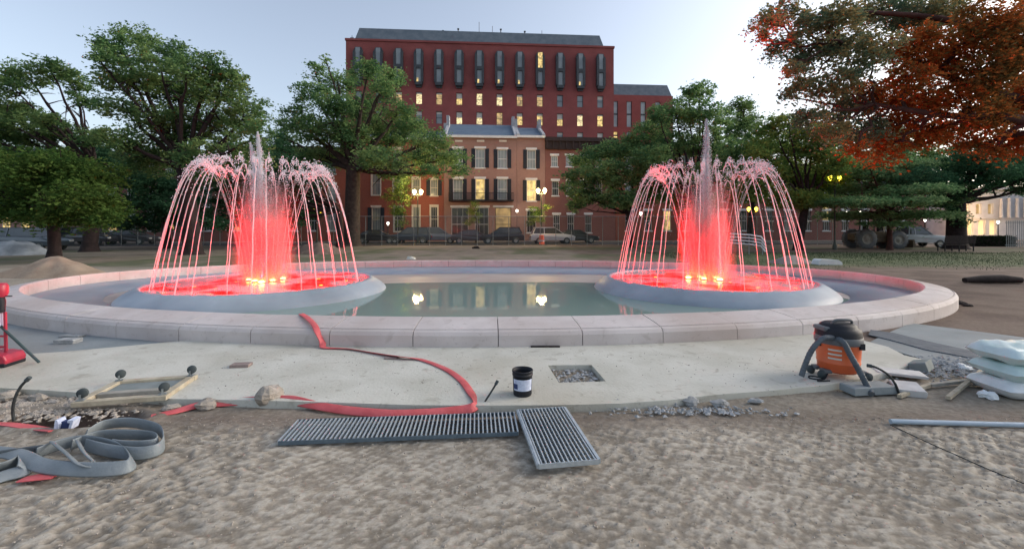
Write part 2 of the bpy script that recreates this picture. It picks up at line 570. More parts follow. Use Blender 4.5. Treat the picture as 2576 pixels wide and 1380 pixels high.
M['lens_center'] = mat('lens_center', (1, 0.5, 0.2), emit=22, ecol=(1.0, 0.42, 0.10))


def water_mat(name, col, rough, bscale, bstr, mixclear=None):
    m = bpy.data.materials.new(name)
    m.use_nodes = True
    N, L = m.node_tree.nodes, m.node_tree.links
    N.clear()
    out = N.new('ShaderNodeOutputMaterial')
    g = N.new('ShaderNodeNewGeometry')
    mp = N.new('ShaderNodeMapping')
    mp.inputs['Scale'].default_value = (1, 1, 1)
    L.new(g.outputs['Position'], mp.inputs[0])
    t = N.new('ShaderNodeTexNoise')
    t.inputs['Scale'].default_value = bscale
    t.inputs['Detail'].default_value = 3
    L.new(mp.outputs[0], t.inputs['Vector'])
    b = N.new('ShaderNodeBump')
    b.inputs['Strength'].default_value = bstr
    b.inputs['Distance'].default_value = 0.01
    L.new(t.outputs['Fac'], b.inputs['Height'])
    fr = N.new('ShaderNodeFresnel')
    fr.inputs['IOR'].default_value = 1.36
    gl = N.new('ShaderNodeBsdfGlossy')
    gl.inputs['Roughness'].default_value = rough
    L.new(b.outputs[0], gl.inputs['Normal'])
    d = N.new('ShaderNodeBsdfDiffuse')
    d.inputs[0].default_value = (*col, 1)
    body = d.outputs[0]
    if mixclear is not None:
        tp = N.new('ShaderNodeBsdfTransparent')
        mm = N.new('ShaderNodeMixShader')
        # foam in broad irregular patches, clear water between them
        t2 = N.new('ShaderNodeTexNoise')
        t2.inputs['Scale'].default_value = 0.9
        t2.inputs['Detail'].default_value = 4
        t2.inputs['Distortion'].default_value = 0.8
        L.new(g.outputs['Position'], t2.inputs['Vector'])
        r = N.new('ShaderNodeMapRange')
        r.inputs['From Min'].default_value = 0.40
        r.inputs['From Max'].default_value = 0.52
        r.inputs['To Min'].default_value = mixclear
        r.inputs['To Max'].default_value = 0.85
        L.new(t2.outputs['Fac'], r.inputs['Value'])
        L.new(r.outputs[0], mm.inputs[0])
        L.new(tp.outputs[0], mm.inputs[1])
        tl = N.new('ShaderNodeBsdfTranslucent')
        tl.inputs[0].default_value = (*col, 1)
        m3 = N.new('ShaderNodeMixShader')
        m3.inputs[0].default_value = 0.0
        L.new(body, m3.inputs[1]); L.new(tl.outputs[0], m3.inputs[2])
        L.new(m3.outputs[0], mm.inputs[2])
        body = mm.outputs[0]
    mx = N.new('ShaderNodeMixShader')
    L.new(fr.outputs[0], mx.inputs[0])
    L.new(body, mx.inputs[1])
    L.new(gl.outputs[0], mx.inputs[2])
    L.new(mx.outputs[0], out.inputs['Surface'])
    return m


M['pool_water'] = water_mat('pool_water', (0.26, 0.355, 0.32), 0.02, 5.0, 0.05)
M['bowl_water'] = water_mat('bowl_water', (0.75, 0.70, 0.74), 0.15, 9.0, 0.8, mixclear=0.04)

# ------------------------------------------------------------------ ground sheet
PC, PA, PB = Vector((-0.87, 12.08, 0)), 11.18, 5.70      # pool centre, inner semi axes
RIM_W = 0.57


def ell(th, grow, z=0.0):
    return Vector((PC.x + (PA + grow) * math.cos(th), PC.y + (PB + grow) * math.sin(th), z))


HOLE = [(gp(185, 1052, GZ), 0.52, 0.17, 0.13), (gp(40, 1015, GZ), 0.3, 0.1, 0.03)]
slab_front = [(-260, 968), (0, 975), (130, 982), (250, 990), (420, 1002), (640, 1006), (860, 1012), (1040, 1018), (1200, 1019),
              (1400, 1018), (1560, 1014), (1680, 1006), (1800, 992), (1960, 980), (2090, 966)]


def axis(dense0, dense1, step, mid0, mid1, mstep, far0, far1):
    a = list(np.arange(dense0, dense1, step))
    l = [dense0]
    s = step
    while l[-1] > far0:
        s = min(s * 1.12, mstep if l[-1] > mid0 else 40)
        l.append(l[-1] - s)
    r = [a[-1]]
    s = step
    while r[-1] < far1:
        s = min(s * 1.12, mstep if r[-1] < mid1 else 40)
        r.append(r[-1] + s)
    return np.array(sorted(set(l[1:])) + a + r[1:])


def build_ground():
    xs = axis(-4.6, 4.6, 0.02, -14, 14, 0.2, -500, 500)
    ys = axis(1.2, 4.6, 0.016, -1, 20, 0.2, -30, 900)
    X, Y = np.meshgrid(xs, ys)
    Z = np.full(X.shape, GZ)
    near = np.clip((6.5 - Y) / 1.0, 0, 1) * np.clip((5.5 - np.abs(X)) / 1.0, 0, 1)
    # trampled crust: pads of dried mud with dimples between, drawn out sideways
    wx = X + 0.35 * fbm(X * 1.3, Y * 1.3, 2, 9)
    wy = Y + 0.12 * X + 0.3 * fbm(X * 1.1, Y * 1.1, 2, 5)
    a = fbm(wx * 15.0, wy * 24.0, 3, 1)
    b = fbm(wx * 34.0, wy * 50.0, 2, 4)
    u_, v_ = wx * 0.94 + wy * 0.6, wy * 1.25 - wx * 0.16
    row = np.sin(u_ * 2 * np.pi / 0.105 + 3 * fbm(X * 3, Y * 3, 2, 41)) * np.sin(v_ * 2 * np.pi / 0.085 + 3 * fbm(X * 3, Y * 3, 2, 44))
    rw = np.clip(0.35 + 0.9 * (fbm(X * 0.8, Y * 0.8, 2, 47) - 0.4), 0.1, 0.6)
    a = a + rw * 0.32 * row
    crust = np.clip((a * 0.68 + b * 0.32 - 0.42) / 0.17, 0, 1)
    big = fbm(X * 0.9, Y * 0.9, 3, 12)
    amp = 0.35 + 0.9 * np.clip((fbm(X * 0.7, Y * 0.7, 2, 21) - 0.3) / 0.4, 0, 1)
    front = np.clip((3.9 - Y) / 0.5, 0.25, 1)
    Z = Z + near * (0.013 * (crust - 0.5) * amp * front + 0.03 * (big - 0.5) - 0.01)
    Z = Z + (1 - near) * 0.05 * (fbm(X * 0.25, Y * 0.25, 3, 2) - 0.55) * np.clip((np.hypot((X - PC.x) / PA, (Y - PC.y) / PB) - 1.15) * 3, 0, 1)
    soil = np.zeros(X.shape)
    for c, rx, ry, dep in HOLE:
        d = np.hypot((X - c.x) / rx, (Y - c.y) / ry) + 0.35 * (fbm(X * 6, Y * 6, 2, 7) - 0.5)
        Z = Z - dep * np.clip((1.15 - d) / 0.5, 0, 1)
        Z = Z + 0.03 * np.exp(-((d - 1.35) / 0.2) ** 2)
        soil = np.maximum(soil, np.clip((1.3 - d) / 0.3, 0, 1))
    # lawn, bare brown earth
    n1 = fbm(X * 0.35, Y * 0.35, 4, 31)
    grass = np.clip((X - 8.0) / 3, 0, 1) * np.clip((Y - (17.5 - 0.0 * X)) / 2.5, 0, 1) * np.clip((31 - Y) / 2, 0, 1)
    grass2 = np.clip((n1 - 0.44) / 0.15, 0, 1) * np.clip((Y - 18.0) / 1.0, 0, 1) * np.clip((40 - Y) / 3, 0, 1) * 0.75
    grass = np.clip(np.maximum(grass * (0.75 + 0.5 * n1), grass2), 0, 1)
    brown = np.clip((X - 3.2) / 1.5, 0, 1) * np.clip((Y - 5.2) / 1.0, 0, 1)
    brown = np.maximum(brown, np.clip((Y - 17) / 3, 0, 1) * 0.55)
    brown = np.maximum(brown, soil)
    edge = np.clip(1 - np.abs(Y - 3.75) / 0.3, 0, 1) * 0.5 * near        # damp sandy earth along the slab
    brown = np.clip(np.maximum(brown, edge * n1 * 2), 0, 1)
    nx, ny = len(xs), len(ys)
    idx = np.arange(nx * ny).reshape(ny, nx)
    f = np.stack([idx[:-1, :-1], idx[:-1, 1:], idx[1:, 1:], idx[1:, :-1]], -1).reshape(-1, 4)
    ins = (np.hypot((X - PC.x) / (PA + 0.42), (Y - PC.y) / (PB + 0.42)) < 1)
    keep = ~(ins[:-1, :-1] & ins[:-1, 1:] & ins[1:, 1:] & ins[1:, :-1]).reshape(-1)
    f = f[keep]
    o = mesh_np('ground', np.stack([X.ravel(), Y.ravel(), Z.ravel()], 1), f, M['ground'], smooth=True)
    for nm, ar in (('crust', crust * near * front + (1 - near) * 0.35 + 0.0), ('brown', brown), ('lawn', grass), ('near', near)):
        at = o.data.attributes.new(nm, 'FLOAT', 'POINT')
        at.data.foreach_set('value', ar.ravel().astype(np.float32))
    tag(o, 'trampled sandy earth round the pool with patches of grass', None, None, 'structure')
    return o


def ground_material():
    m = bpy.data.materials.new('ground')
    m.use_nodes = True
    N, L = m.node_tree.nodes, m.node_tree.links
    p = N['Principled BSDF']
    p.inputs['Roughness'].default_value = 0.95
    p.inputs['Specular IOR Level'].default_value = 0.15

    def att(n):
        a = N.new('ShaderNodeAttribute')
        a.attribute_name = n
        return a.outputs['Fac']

    def mix(f, a, b, typ='MIX'):
        x = N.new('ShaderNodeMix')
        x.data_type = 'RGBA'
        x.blend_type = typ
        if isinstance(f, float): x.inputs['Factor'].default_value = f
        else: L.new(f, x.inputs['Factor'])
        for s, v in ((6, a), (7, b)):
            if isinstance(v, tuple): x.inputs[s].default_value = (*v, 1)
            else: L.new(v, x.inputs[s])
        return x.outputs[2]
    g = N.new('ShaderNodeNewGeometry')

    def noise(sc, det=5, lo=0.4, hi=0.6):
        t = N.new('ShaderNodeTexNoise')
        t.inputs['Scale'].default_value = sc
        t.inputs['Detail'].default_value = det
        L.new(g.outputs['Position'], t.inputs['Vector'])
        r = N.new('ShaderNodeMapRange')
        r.inputs['From Min'].default_value = lo
        r.inputs['From Max'].default_value = hi
        L.new(t.outputs['Fac'], r.inputs['Value'])
        return r.outputs[0], t.outputs['Fac']
    big, _ = noise(0.9, 4)
    fine, ff = noise(26, 6)
    vf, _ = noise(90, 4)
    low = mix(big, (0.215, 0.19, 0.155), (0.26, 0.23, 0.19))
    hi = mix(big, (0.36, 0.33, 0.28), (0.43, 0.395, 0.335))
    c = mix(att('crust'), low, hi)
    c = mix(fine, c, mix(1.0, c, (0.82, 0.80, 0.77), 'MULTIPLY'))
    c = mix(vf, c, mix(1.0, c, (1.12, 1.12, 1.12), 'MULTIPLY'))
    br = mix(big, (0.13, 0.095, 0.078), (0.19, 0.145, 0.118))
    br = mix(fine, br, mix(1.0, br, (0.8, 0.8, 0.8), 'MULTIPLY'))
    c = mix(att('brown'), c, br)
    n3, _ = noise(1.3, 5)
    gr = mix(n3, (0.05, 0.075, 0.035), (0.10, 0.12, 0.06))
    c = mix(att('lawn'), c, gr)
    L.new(c, p.inputs['Base Color'])
    b = N.new('ShaderNodeBump')
    b.inputs['Strength'].default_value = 0.5
    b.inputs['Distance'].default_value = 0.012
    L.new(ff, b.inputs['Height'])
    L.new(b.outputs[0], p.inputs['Normal'])
    return m


M['ground'] = ground_material()
build_ground()

# road and pavement in front of the houses (turned like the buildings)
TH = R(4.0)
uc, us = math.cos(TH), math.sin(TH)


def frame(y0):
    return Matrix.Translation((0, y0, 0)) @ Matrix.Rotation(TH, 4, 'Z')


def strip(name, y0, y1, z0, z1, m, label):
    b = MB()
    b.box(-120, 120, 0, y1 - y0, z0, z1, frame(y0))
    return b.build(name, m, label=label, kind='structure')


strip('road', 43.2, 48.5, GZ - 0.05, 0.012, M['asphalt'], 'dark asphalt street between the square and the houses')
strip('pavement', 48.6, 51.9, GZ - 0.05, 0.13, M['paving'], 'pavement in front of the row of brick houses')

# ------------------------------------------------------------------ pool
pool = empty('fountain_pool', (PC.x, PC.y, 0), 0, 'large oval pool with a broad pale pink stone rim round both fountains', 'pool')
PL = Vector((PC.x, PC.y, 0))
# profile across the rim: (grow outwards from the inner edge, z)
RIMP = [(0.0, -0.16), (0.0, 0.27), (0.035, 0.30), (0.30, 0.262), (0.485, 0.224), (0.49, 0.205), (0.508, 0.204), (0.512, 0.216), (0.545, 0.195), (RIM_W, 0.15), (RIM_W, -0.16)]


def arc_table(grow):
    th = np.linspace(-math.pi, math.pi, 7201)
    x, y = (PA + grow) * np.cos(th), (PB + grow) * np.sin(th)
    s = np.concatenate([[0], np.cumsum(np.hypot(np.diff(x), np.diff(y)))])
    return th, s


TH_T, S_T = arc_table(0.5)
th0 = math.acos(max(-1, min(1, (-0.19 - PC.x) / (PA + 0.5))))
s_joint = np.interp(-th0, TH_T, S_T)
NST = 50
STL = S_T[-1] / NST
for k in range(NST):
    a0, a1 = (s_joint + k * STL) % S_T[-1], (s_joint + k * STL) % S_T[-1] + STL
    b = MB()
    vs, fs = [], []
    n = 7
    gap = 0.0055
    dz = random.uniform(-0.003, 0.003)
    for i in range(n):
        s = a0 + gap + (a1 - a0 - 2 * gap) * i / (n - 1)
        th = np.interp(s % S_T[-1], TH_T, S_T)
        th = float(np.interp(s % S_T[-1], S_T, TH_T))
        for g_, z in RIMP:
            p = ell(th, g_, z + (dz if z > 0 else 0)) - PL
            vs.append(p)
    m_ = len(RIMP)
    for i in range(n - 1):
        for j in range(m_ - 1):
            fs.append((i * m_ + j, i * m_ + j + 1, (i + 1) * m_ + j + 1, (i + 1) * m_ + j))
    fs.append(tuple(range(m_)))
    fs.append(tuple(reversed(range((n - 1) * m_, n * m_))))
    b.add(vs, fs)
    b.build('coping_stone', M['stone_pink'], pool)


def ring(prof, n=160):
    b = MB()
    vs, fs = [], []
    for i in range(n):
        th = 2 * math.pi * i / n
        for g_, z in prof:
            vs.append(ell(th, g_, z) - PL)
    m_ = len(prof)
    for i in range(n):
        i2 = (i + 1) % n
        for j in range(m_ - 1):
            fs.append((i * m_ + j, i * m_ + j + 1, i2 * m_ + j + 1, i2 * m_ + j))
    b.add(vs, fs, True)
    return b


ring([(0.012, -0.15), (0.012, 0.26), (RIM_W - 0.014, 0.13), (RIM_W - 0.014, -0.15)]).build('joint_filling', M['joint'], pool)
ring([(0.02, 0.035), (-0.06, 0.030), (-0.08, 0.02), (-0.10, 0.02), (-0.7, -0.03), (-0.72, -0.04), (-1.35, -0.095), (-1.37, -0.12)]).build('apron', M['pool_apron'], pool)
b = MB()
n = 120
b.add([(ell(2 * math.pi * i / n, -1.36, -0.122) - PL) for i in range(n)], [tuple(range(n))])
b.build('pool_floor', M['pool_floor'], pool)
# standing water in the middle of the floor
b = MB()
vs = []
for i in range(160):
    th = 2 * math.pi * i / 160
    w = 1 + 0.02 * math.sin(5 * th + 1) + 0.015 * math.sin(11 * th)
    vs.append((-0.7 + 8.7 * w * math.cos(th), 10.35 + 3.45 * w * math.sin(th), -0.117))
b.add(vs, [tuple(range(160))])
b.build('water', M['pool_water'], label='still shallow water between the two fountain bowls, mirroring the lamps', kind='structure')


# ------------------------------------------------------------------ fountains
def mist_material(name, dens, h):
    m = bpy.data.materials.new(name)
    m.use_nodes = True
    N, L = m.node_tree.nodes, m.node_tree.links
    N.clear()
    out = N.new('ShaderNodeOutputMaterial')
    v = N.new('ShaderNodeVolumePrincipled')
    v.inputs['Color'].default_value = (0.47, 0.47, 0.47, 1)
    v.inputs['Anisotropy'].default_value = 0.2
    tc = N.new('ShaderNodeTexCoord')
    sp = N.new('ShaderNodeSeparateXYZ')
    L.new(tc.outputs['Object'], sp.inputs[0])
    mr = N.new('ShaderNodeMapRange')
    mr.inputs['From Max'].default_value = h
    L.new(sp.outputs['Z'], mr.inputs['Value'])
    r = N.new('ShaderNodeFloatCurve')        # dense at the foot, thin veil above
    c = r.mapping.curves[0]
    for q, (x, y) in enumerate(((0, 1), (0.4, 0.85), (0.6, 0.5), (0.8, 0.2), (1, 0.0))):
        if q < 2 and q == 0: c.points[0].location = (x, y)
        elif x == 1: c.points[-1].location = (x, y)
        else: c.points.new(x, y)
    r.mapping.update()
    L.new(mr.outputs[0], r.inputs['Value'])
    mu = N.new('ShaderNodeMath')
    mu.operation = 'MULTIPLY'
    L.new(r.outputs[0], mu.inputs[0])
    mu.inputs[1].default_value = dens
    cb = N.new('ShaderNodeCombineXYZ')       # soft towards the outside
    L.new(sp.outputs['X'], cb.inputs[0])
    L.new(sp.outputs['Y'], cb.inputs[1])
    ln = N.new('ShaderNodeVectorMath')
    ln.operation = 'LENGTH'
    L.new(cb.outputs[0], ln.inputs[0])
    fo = N.new('ShaderNodeMapRange')
    fo.interpolation_type = 'SMOOTHSTEP'
    fo.inputs['From Min'].default_value = 0.22
    fo.inputs['From Max'].default_value = 0.72
    fo.inputs['To Min'].default_value = 1
    fo.inputs['To Max'].default_value = 0.03
    L.new(ln.outputs['Value'], fo.inputs['Value'])
    nz = N.new('ShaderNodeTexNoise')
    nz.inputs['Scale'].default_value = 2.2
    nz.inputs['Detail'].default_value = 3
    L.new(tc.outputs['Object'], nz.inputs['Vector'])
    nm = N.new('ShaderNodeMapRange')
    nm.inputs['From Min'].default_value = 0.35
    nm.inputs['From Max'].default_value = 0.65
    nm.inputs['To Min'].default_value = 0.45
    nm.inputs['To Max'].default_value = 1.4
    L.new(nz.outputs['Fac'], nm.inputs['Value'])
    m2, m3 = N.new('ShaderNodeMath'), N.new('ShaderNodeMath')
    m2.operation = m3.operation = 'MULTIPLY'
    L.new(mu.outputs[0], m2.inputs[0]); L.new(fo.outputs[0], m2.inputs[1])
    L.new(m2.outputs[0], m3.inputs[0]); L.new(nm.outputs[0], m3.inputs[1])
    L.new(m3.outputs[0], v.inputs['Density'])
    L.new(v.outputs[0], out.inputs['Volume'])
    return m


MIST_H = 2.75
M['mist'] = mist_material('mist', 4.6, MIST_H)


def drops(pts, size):
    """Small four-sided drops as one mesh."""
    n = len(pts)
    base = np.array([(1, 0, -.7), (-.5, .87, -.7), (-.5, -.87, -.7), (0, 0, 1.2)])
    s = size[:, None, None] if hasattr(size, '__len__') else size
    V = pts[:, None, :] + base[None] * s
    F = np.array([(0, 1, 2), (0, 3, 1), (1, 3, 2), (2, 3, 0)])
    F = (F[None] + 4 * np.arange(n)[:, None, None]).reshape(-1, 3)
    return V.reshape(-1, 3), F


def fountain(cx, cy, jx, top, seed, label, peaks):
    rs = np.random.default_rng(seed)
    root = empty('fountain', (cx, cy, -0.12), 0, label, 'fountain', 'red lit fountains in the oval pool')
    z0 = 0.12      # local height of world z = 0
    b = MB()
    b.lathe([(3.12, 0.0), (3.09, 0.06), (3.0, 0.145), (2.87, 0.235), (2.76, 0.30), (2.71, 0.322), (2.66, 0.322), (2.62, 0.30), (2.60, 0.05), (0.0, 0.04)], 96)
    b.build('bowl', M['bowl'], root)
    b = MB()
    b.lathe([(2.61, 0.06), (0.001, 0.06)], 64)
    b.build('bowl_floor', M['bowl_floor'], root)
    b = MB()
    b.lathe([(2.63, 0.29), (0.001, 0.29)], 64)
    b.build('bowl_water', M['bowl_water'], root)
    # ring of jets arching outwards
    n = 30
    for k in range(n):
        a = 2 * math.pi * (k + 0.3) / n + rs.uniform(-0.05, 0.05)
        r0, r1 = 0.50, 2.42 + rs.uniform(-0.08, 0.08)
        H = 3.12 + rs.uniform(-0.16, 0.10) - 0.1 * (k % 2)
        pts, rad = [], []
        N_ = 44
        for i in range(N_ + 1):
            t = i / N_
            r = r0 + (r1 - r0) * t ** 1.03
            z = 0.29 + H * 4 * t * (1 - t)
            wob = 0.005 * math.sin(i * 1.7 + k) * (0.3 + t)
            ca, sa = math.cos(a), math.sin(a)
            pts.append((jx + r * ca + wob * sa, r * sa - wob * ca, z))
            w = 0.003 if t < 0.38 else (0.008 + 0.012 * abs(math.sin(i * 2.3 + k * 1.3)) if t < 0.6 else 0.0095 + 0.0015 * math.sin(i * 1.9 + k) + 0.004 * (k % 3 == 0))
            rad.append(w)
        b = MB()
        b.tube(pts, rad, 6)
        b.build('water_stream', M['stream'], root)
    # broken crests: loose beads along the upper part of each arch
    P = []
    for k in range(n):
        a = 2 * math.pi * (k + 0.3) / n
        m_ = 135
        t = np.clip(rs.normal(0.53, 0.10, m_), 0.36, 0.85)
        r = 0.50 + 1.92 * t ** 1.03 + rs.normal(0, 0.03, m_)
        z = 0.29 + 3.12 * 4 * t * (1 - t) + rs.normal(0, 0.035, m_) + 0.02
        aa = a + rs.normal(0, 0.022, m_)
        P.append(np.stack([jx + r * np.cos(aa), r * np.sin(aa), z], 1))
        m_ = 26                                      # curl of thrown drops at the crest
        ph = rs.uniform(0, 2 * math.pi, m_)
        q = rs.uniform(0.06, 0.13)
        r = 1.42 + q * np.cos(ph)
        z = 3.46 + q * np.sin(ph)
        P.append(np.stack([jx + r * np.cos(a), r * np.sin(a), z], 1))
    P = np.concatenate(P)
    V, F = drops(P, rs.uniform(0.006, 0.017, len(P)))
    o = mesh_np('crest_drops', V, F, M['spray'], root)
    tag(o, kind='stuff')
    # central plume: tapering bundle of strands and drops, one or two peaks
    PP, SS = [], []
    for hx, hfac, share in peaks:
        m_ = int(17000 * share)
        h = rs.random(m_) ** 0.85
        ht = (top + 0.12 - 0.3) * hfac
        rad = (1 - h) ** 0.7 * 0.34 + 0.018
        rr = np.abs(rs.normal(0, 0.45, m_)) * rad
        an = rs.uniform(0, 2 * math.pi, m_)
        lean = hx * h ** 1.3
        PP.append(np.stack([jx + rr * np.cos(an) + lean + 0.02 * np.sin(h * 9), rr * np.sin(an), 0.3 + ht * h], 1))
        SS.append(rs.uniform(0.005, 0.017, m_) * (0.7 + 0.6 * (1 - h)))
    V, F = drops(np.concatenate(PP), np.concatenate(SS))
    o = mesh_np('central_jet', V, F, M['spray'], root)
    tag(o, kind='stuff')
    b = MB()
    for hx, hfac, share in peaks:
        for q in range(6):
            a = rs.uniform(0, 6.28)
            e = rs.uniform(0.01, 0.10)
            hh = (top + 0.12 - 0.3) * hfac * rs.uniform(0.75, 0.98)
            pts = [(jx + e * math.cos(a) * (1 - t * 0.75) + hx * (t * hh / ((top - 0.18) * hfac)) ** 1.3, e * math.sin(a) * (1 - t * 0.75), 0.3 + hh * t) for t in [i / 16 for i in range(17)]]
            b.tube(pts, [0.022 * (1 - 0.85 * i / 16) + 0.003 for i in range(17)], 6)
    b.build('jet_core', M['stream'], root)
    # fine drops filling the column inside the ring
    m_ = 6000
    h = rs.random(m_) ** 0.9
    z = 0.3 + 2.9 * h
    rr = np.clip(np.abs(rs.normal(0, 0.33, m_)), 0, 0.85) * (1.0 + 0.3 * h)
    an = rs.uniform(0, 2 * math.pi, m_)
    P = np.stack([jx + rr * np.cos(an), rr * np.sin(an), z], 1)
    V, F = drops(P, rs.uniform(0.004, 0.012, m_))
    o = mesh_np('spray_column', V, F, M['column_spray'], root)
    tag(o, kind='stuff')
    # mist
    b = MB()
    b.lathe([(0.001, 0), (0.74, 0), (0.78, 0.1), (0.78, 1.5), (0.86, 2.1), (0.9, 2.6), (0.6, MIST_H), (0.001, MIST_H)], 32)
    o = b.build('mist', M['mist'], root)
    o.location = (jx, 0, 0.31)
    tag(o, kind='stuff')
    # lamps; each centre one is paired with an added bare red light
    for k in range(6):
        a = 2 * math.pi * k / 6 - 1.2
        x, y = jx + (0.48, 0.24)[k % 2] * math.cos(a), (0.48, 0.24)[k % 2] * math.sin(a)
        f_ = MB().lathe([(0.09, 0), (0.09, 0.06), (0.07, 0.07)], 14, (x, y, 0.25)).build('lamp_housing', M['steel_dark'], root)
        MB().lathe([(0.068, 0), (0.068, 0.02), (0.04, 0.035), (0.001, 0.04)], 12, (x, y, 0.31)).build('lens', M['lens_center'], f_)
        ld = bpy.data.lights.new('fountain_light', 'SPOT')
        ld.energy = LAMP_E
        ld.color = (1.0, 0.0, 0.001)
        ld.shadow_soft_size = 0.05
        ld.spot_size = R(32)
        ld.spot_blend = 1.0
        lo = bpy.data.objects.new('fountain_light', ld)
        COL.objects.link(lo)
        lo.parent = root
        lo.location = (x, y, 0.37)
        lo.rotation_euler = (R(180) + 0.10 * math.sin(a), -0.10 * math.cos(a) * -1, 0)
        ld = bpy.data.lights.new('fountain_light', 'POINT')  # added for red spill on rim and mist, has no fitting
        ld.energy = SPILL_E
        ld.color = (1.0, 0.0, 0.0)
        ld.shadow_soft_size = 0.05
        lo = bpy.data.objects.new('fountain_light', ld)
        COL.objects.link(lo)
        lo.parent = root
        lo.location = (jx + 0.84 * math.cos(a), 0.84 * math.sin(a), 0.42)
    for k in range(19):
        a = 2 * math.pi * k / (12 if k < 12 else 7) + 0.4 + seed
        rr_ = 2.3 if k < 12 else 1.35
        x, y = rr_ * math.cos(a), rr_ * math.sin(a)
        f_ = MB().lathe([(0.07, 0), (0.07, 0.03)], 12, (x, y, 0.06)).build('lamp_housing', M['steel_dark'], root)
        MB().lathe([(0.06, 0), (0.05, 0.015), (0.001, 0.02)], 12, (x, y, 0.09)).build('lens', M['lens'], f_)
        ld = bpy.data.lights.new('fountain_light', 'SPOT')
        ld.energy = RING_E
        ld.spot_size = R(165)
        ld.spot_blend = 0.3
        ld.color = (1.0, 0.0, 0.0)
        ld.shadow_soft_size = 0.04
        lo = bpy.data.objects.new('fountain_light', ld)
        COL.objects.link(lo)
        lo.parent = root
        lo.location = (x, y, 0.25)
        lo.rotation_euler = Vector((-math.cos(a), -math.sin(a), -1.1)).to_track_quat('-Z', 'Y').to_euler()
    return root


LAMP_E, SPILL_E, RING_E = 13000.0, 24.0, 420.0
fountain(-6.68, 11.7, -0.06, 4.24, 1, 'red lit fountain with a lower split plume, nearer the sand pile', [(-0.20, 1.0, 0.62), (-0.40, 0.93, 0.38)])
fountain(5.52, 12.25, 0.02, 4.73, 2, 'red lit fountain with the taller pointed plume, nearer the orange leaved tree', [(0.0, 1.0, 1.0)])


# ------------------------------------------------------------------ buildings
def s_of(px, y0):
    m = (px - CX) / FPX
    return y0 * m / (uc - m * us)


def z_of(px, py, y0):
    Y = y0 + s_of(px, y0) * us
    return HC + (HY - py) / FPX * Y


def wall(w0, w1, z0, z1, ops, deep, back):
    """Front wall with real openings; ops are (x0, x1, z0, z1)."""
    b = MB()
    xs = sorted({w0, w1, *[o[0] for o in ops], *[o[1] for o in ops]})
    zs = sorted({z0, z1, *[o[2] for o in ops], *[o[3] for o in ops]})
    for i in range(len(xs) - 1):
        for j in range(len(zs) - 1):
            cx_, cz = (xs[i] + xs[i + 1]) / 2, (zs[j] + zs[j + 1]) / 2
            if any(o[0] < cx_ < o[1] and o[2] < cz < o[3] for o in ops): continue
            b.add([(xs[i], 0, zs[j]), (xs[i + 1], 0, zs[j]), (xs[i + 1], 0, zs[j + 1]), (xs[i], 0, zs[j + 1])], [(0, 1, 2, 3)])
    for x0, x1, a, c in ops:
        b.add([(x0, 0, a), (x1, 0, a), (x1, 0, c), (x0, 0, c), (x0, deep, a), (x1, deep, a), (x1, deep, c), (x0, deep, c)],
              [(0, 4, 5, 1), (1, 5, 6, 2), (2, 6, 7, 3), (3, 7, 4, 0)])
    b.add([(w0, 0, z0), (w0, back, z0), (w0, back, z1), (w0, 0, z1)], [(0, 3, 2, 1)])
    b.add([(w1, 0, z0), (w1, back, z0), (w1, back, z1), (w1, 0, z1)], [(0, 1, 2, 3)])
    b.add([(w0, back, z0), (w1, back, z0), (w1, back, z1), (w0, back, z1)], [(3, 2, 1, 0)])
    b.add([(w0, 0, z1), (w1, 0, z1), (w1, back, z1), (w0, back, z1)], [(0, 1, 2, 3)])
    return b


# --- tall red office block
TY = 88.0
t0, t1 = s_of(870, TY), s_of(1544, TY)
tz = z_of(870, 102, TY)


def at_tower(px, y0=TY):
    return s_of(px, y0) - t0


tower = empty('office_building', (t0 * uc, TY + t0 * us, 0), TH,
              'tall dark red brick office block with grey mansard roof and thirteen bays', 'building')
bays = [902 + (1510 - 902) * k / 12 for k in range(13)]
rows = [(236, 266), (283, 314), (330, 361), (377, 408), (424, 455)]      # heights read at px 1262
small = {}
ops = []
for r_, (ya, yb) in enumerate(rows):
    for k, px in enumerate(bays):
        x = at_tower(px)
        za, zb = z_of(1262, yb, TY), z_of(1262, ya, TY)
        w = 0.62
        ops.append((x - w, x + w, za, zb))
        small[(r_, k)] = ops[-1]
wall(0, t1 - t0, 0, tz, ops, 0.4, 26).build('wall', M['red_brick'], tower)
for (r_, k), (x0, x1, za, zb) in small.items():
    lit = (r_ == 0 and 2 <= k <= 9) or (r_ == 1 and 5 <= k <= 12) or (r_ == 2 and k in (1, 12))
    f_ = MB()
    e = 0.07
    f_.box(x0, x1, 0.18, 0.26, za, za + e).box(x0, x1, 0.18, 0.26, zb - e, zb).box(x0, x0 + e, 0.181, 0.259, za + e, zb - e).box(x1 - e, x1, 0.181, 0.259, za + e, zb - e)
    f_.box(x0 + e, x1 - e, 0.19, 0.25, (za + zb) / 2 - 0.03, (za + zb) / 2 + 0.03)
    win = f_.build('window', M['bay_metal'], tower)
    bl = zb - (zb - za) * random.choice((0.0, 0.15, 0.3, 0.45, 0.2))       # blind drawn part of the way down
    MB().box(x0, x1, 0.27, 0.3, za, zb).build('pane', random.choice((M['lit'], M['lit'], M['lit_pale'], M['lit_dim'])) if lit else M['pane_tower'], win)
    if bl < zb - 0.1:
        MB().box(x0 + e, x1 - e, 0.262, 0.268, bl, zb - e).build('blind', M['trim'], win)
zb_top = z_of(1262, 130, TY)
zb_bot = z_of(1262, 222, TY)
zb_mid = (zb_top + zb_bot) / 2
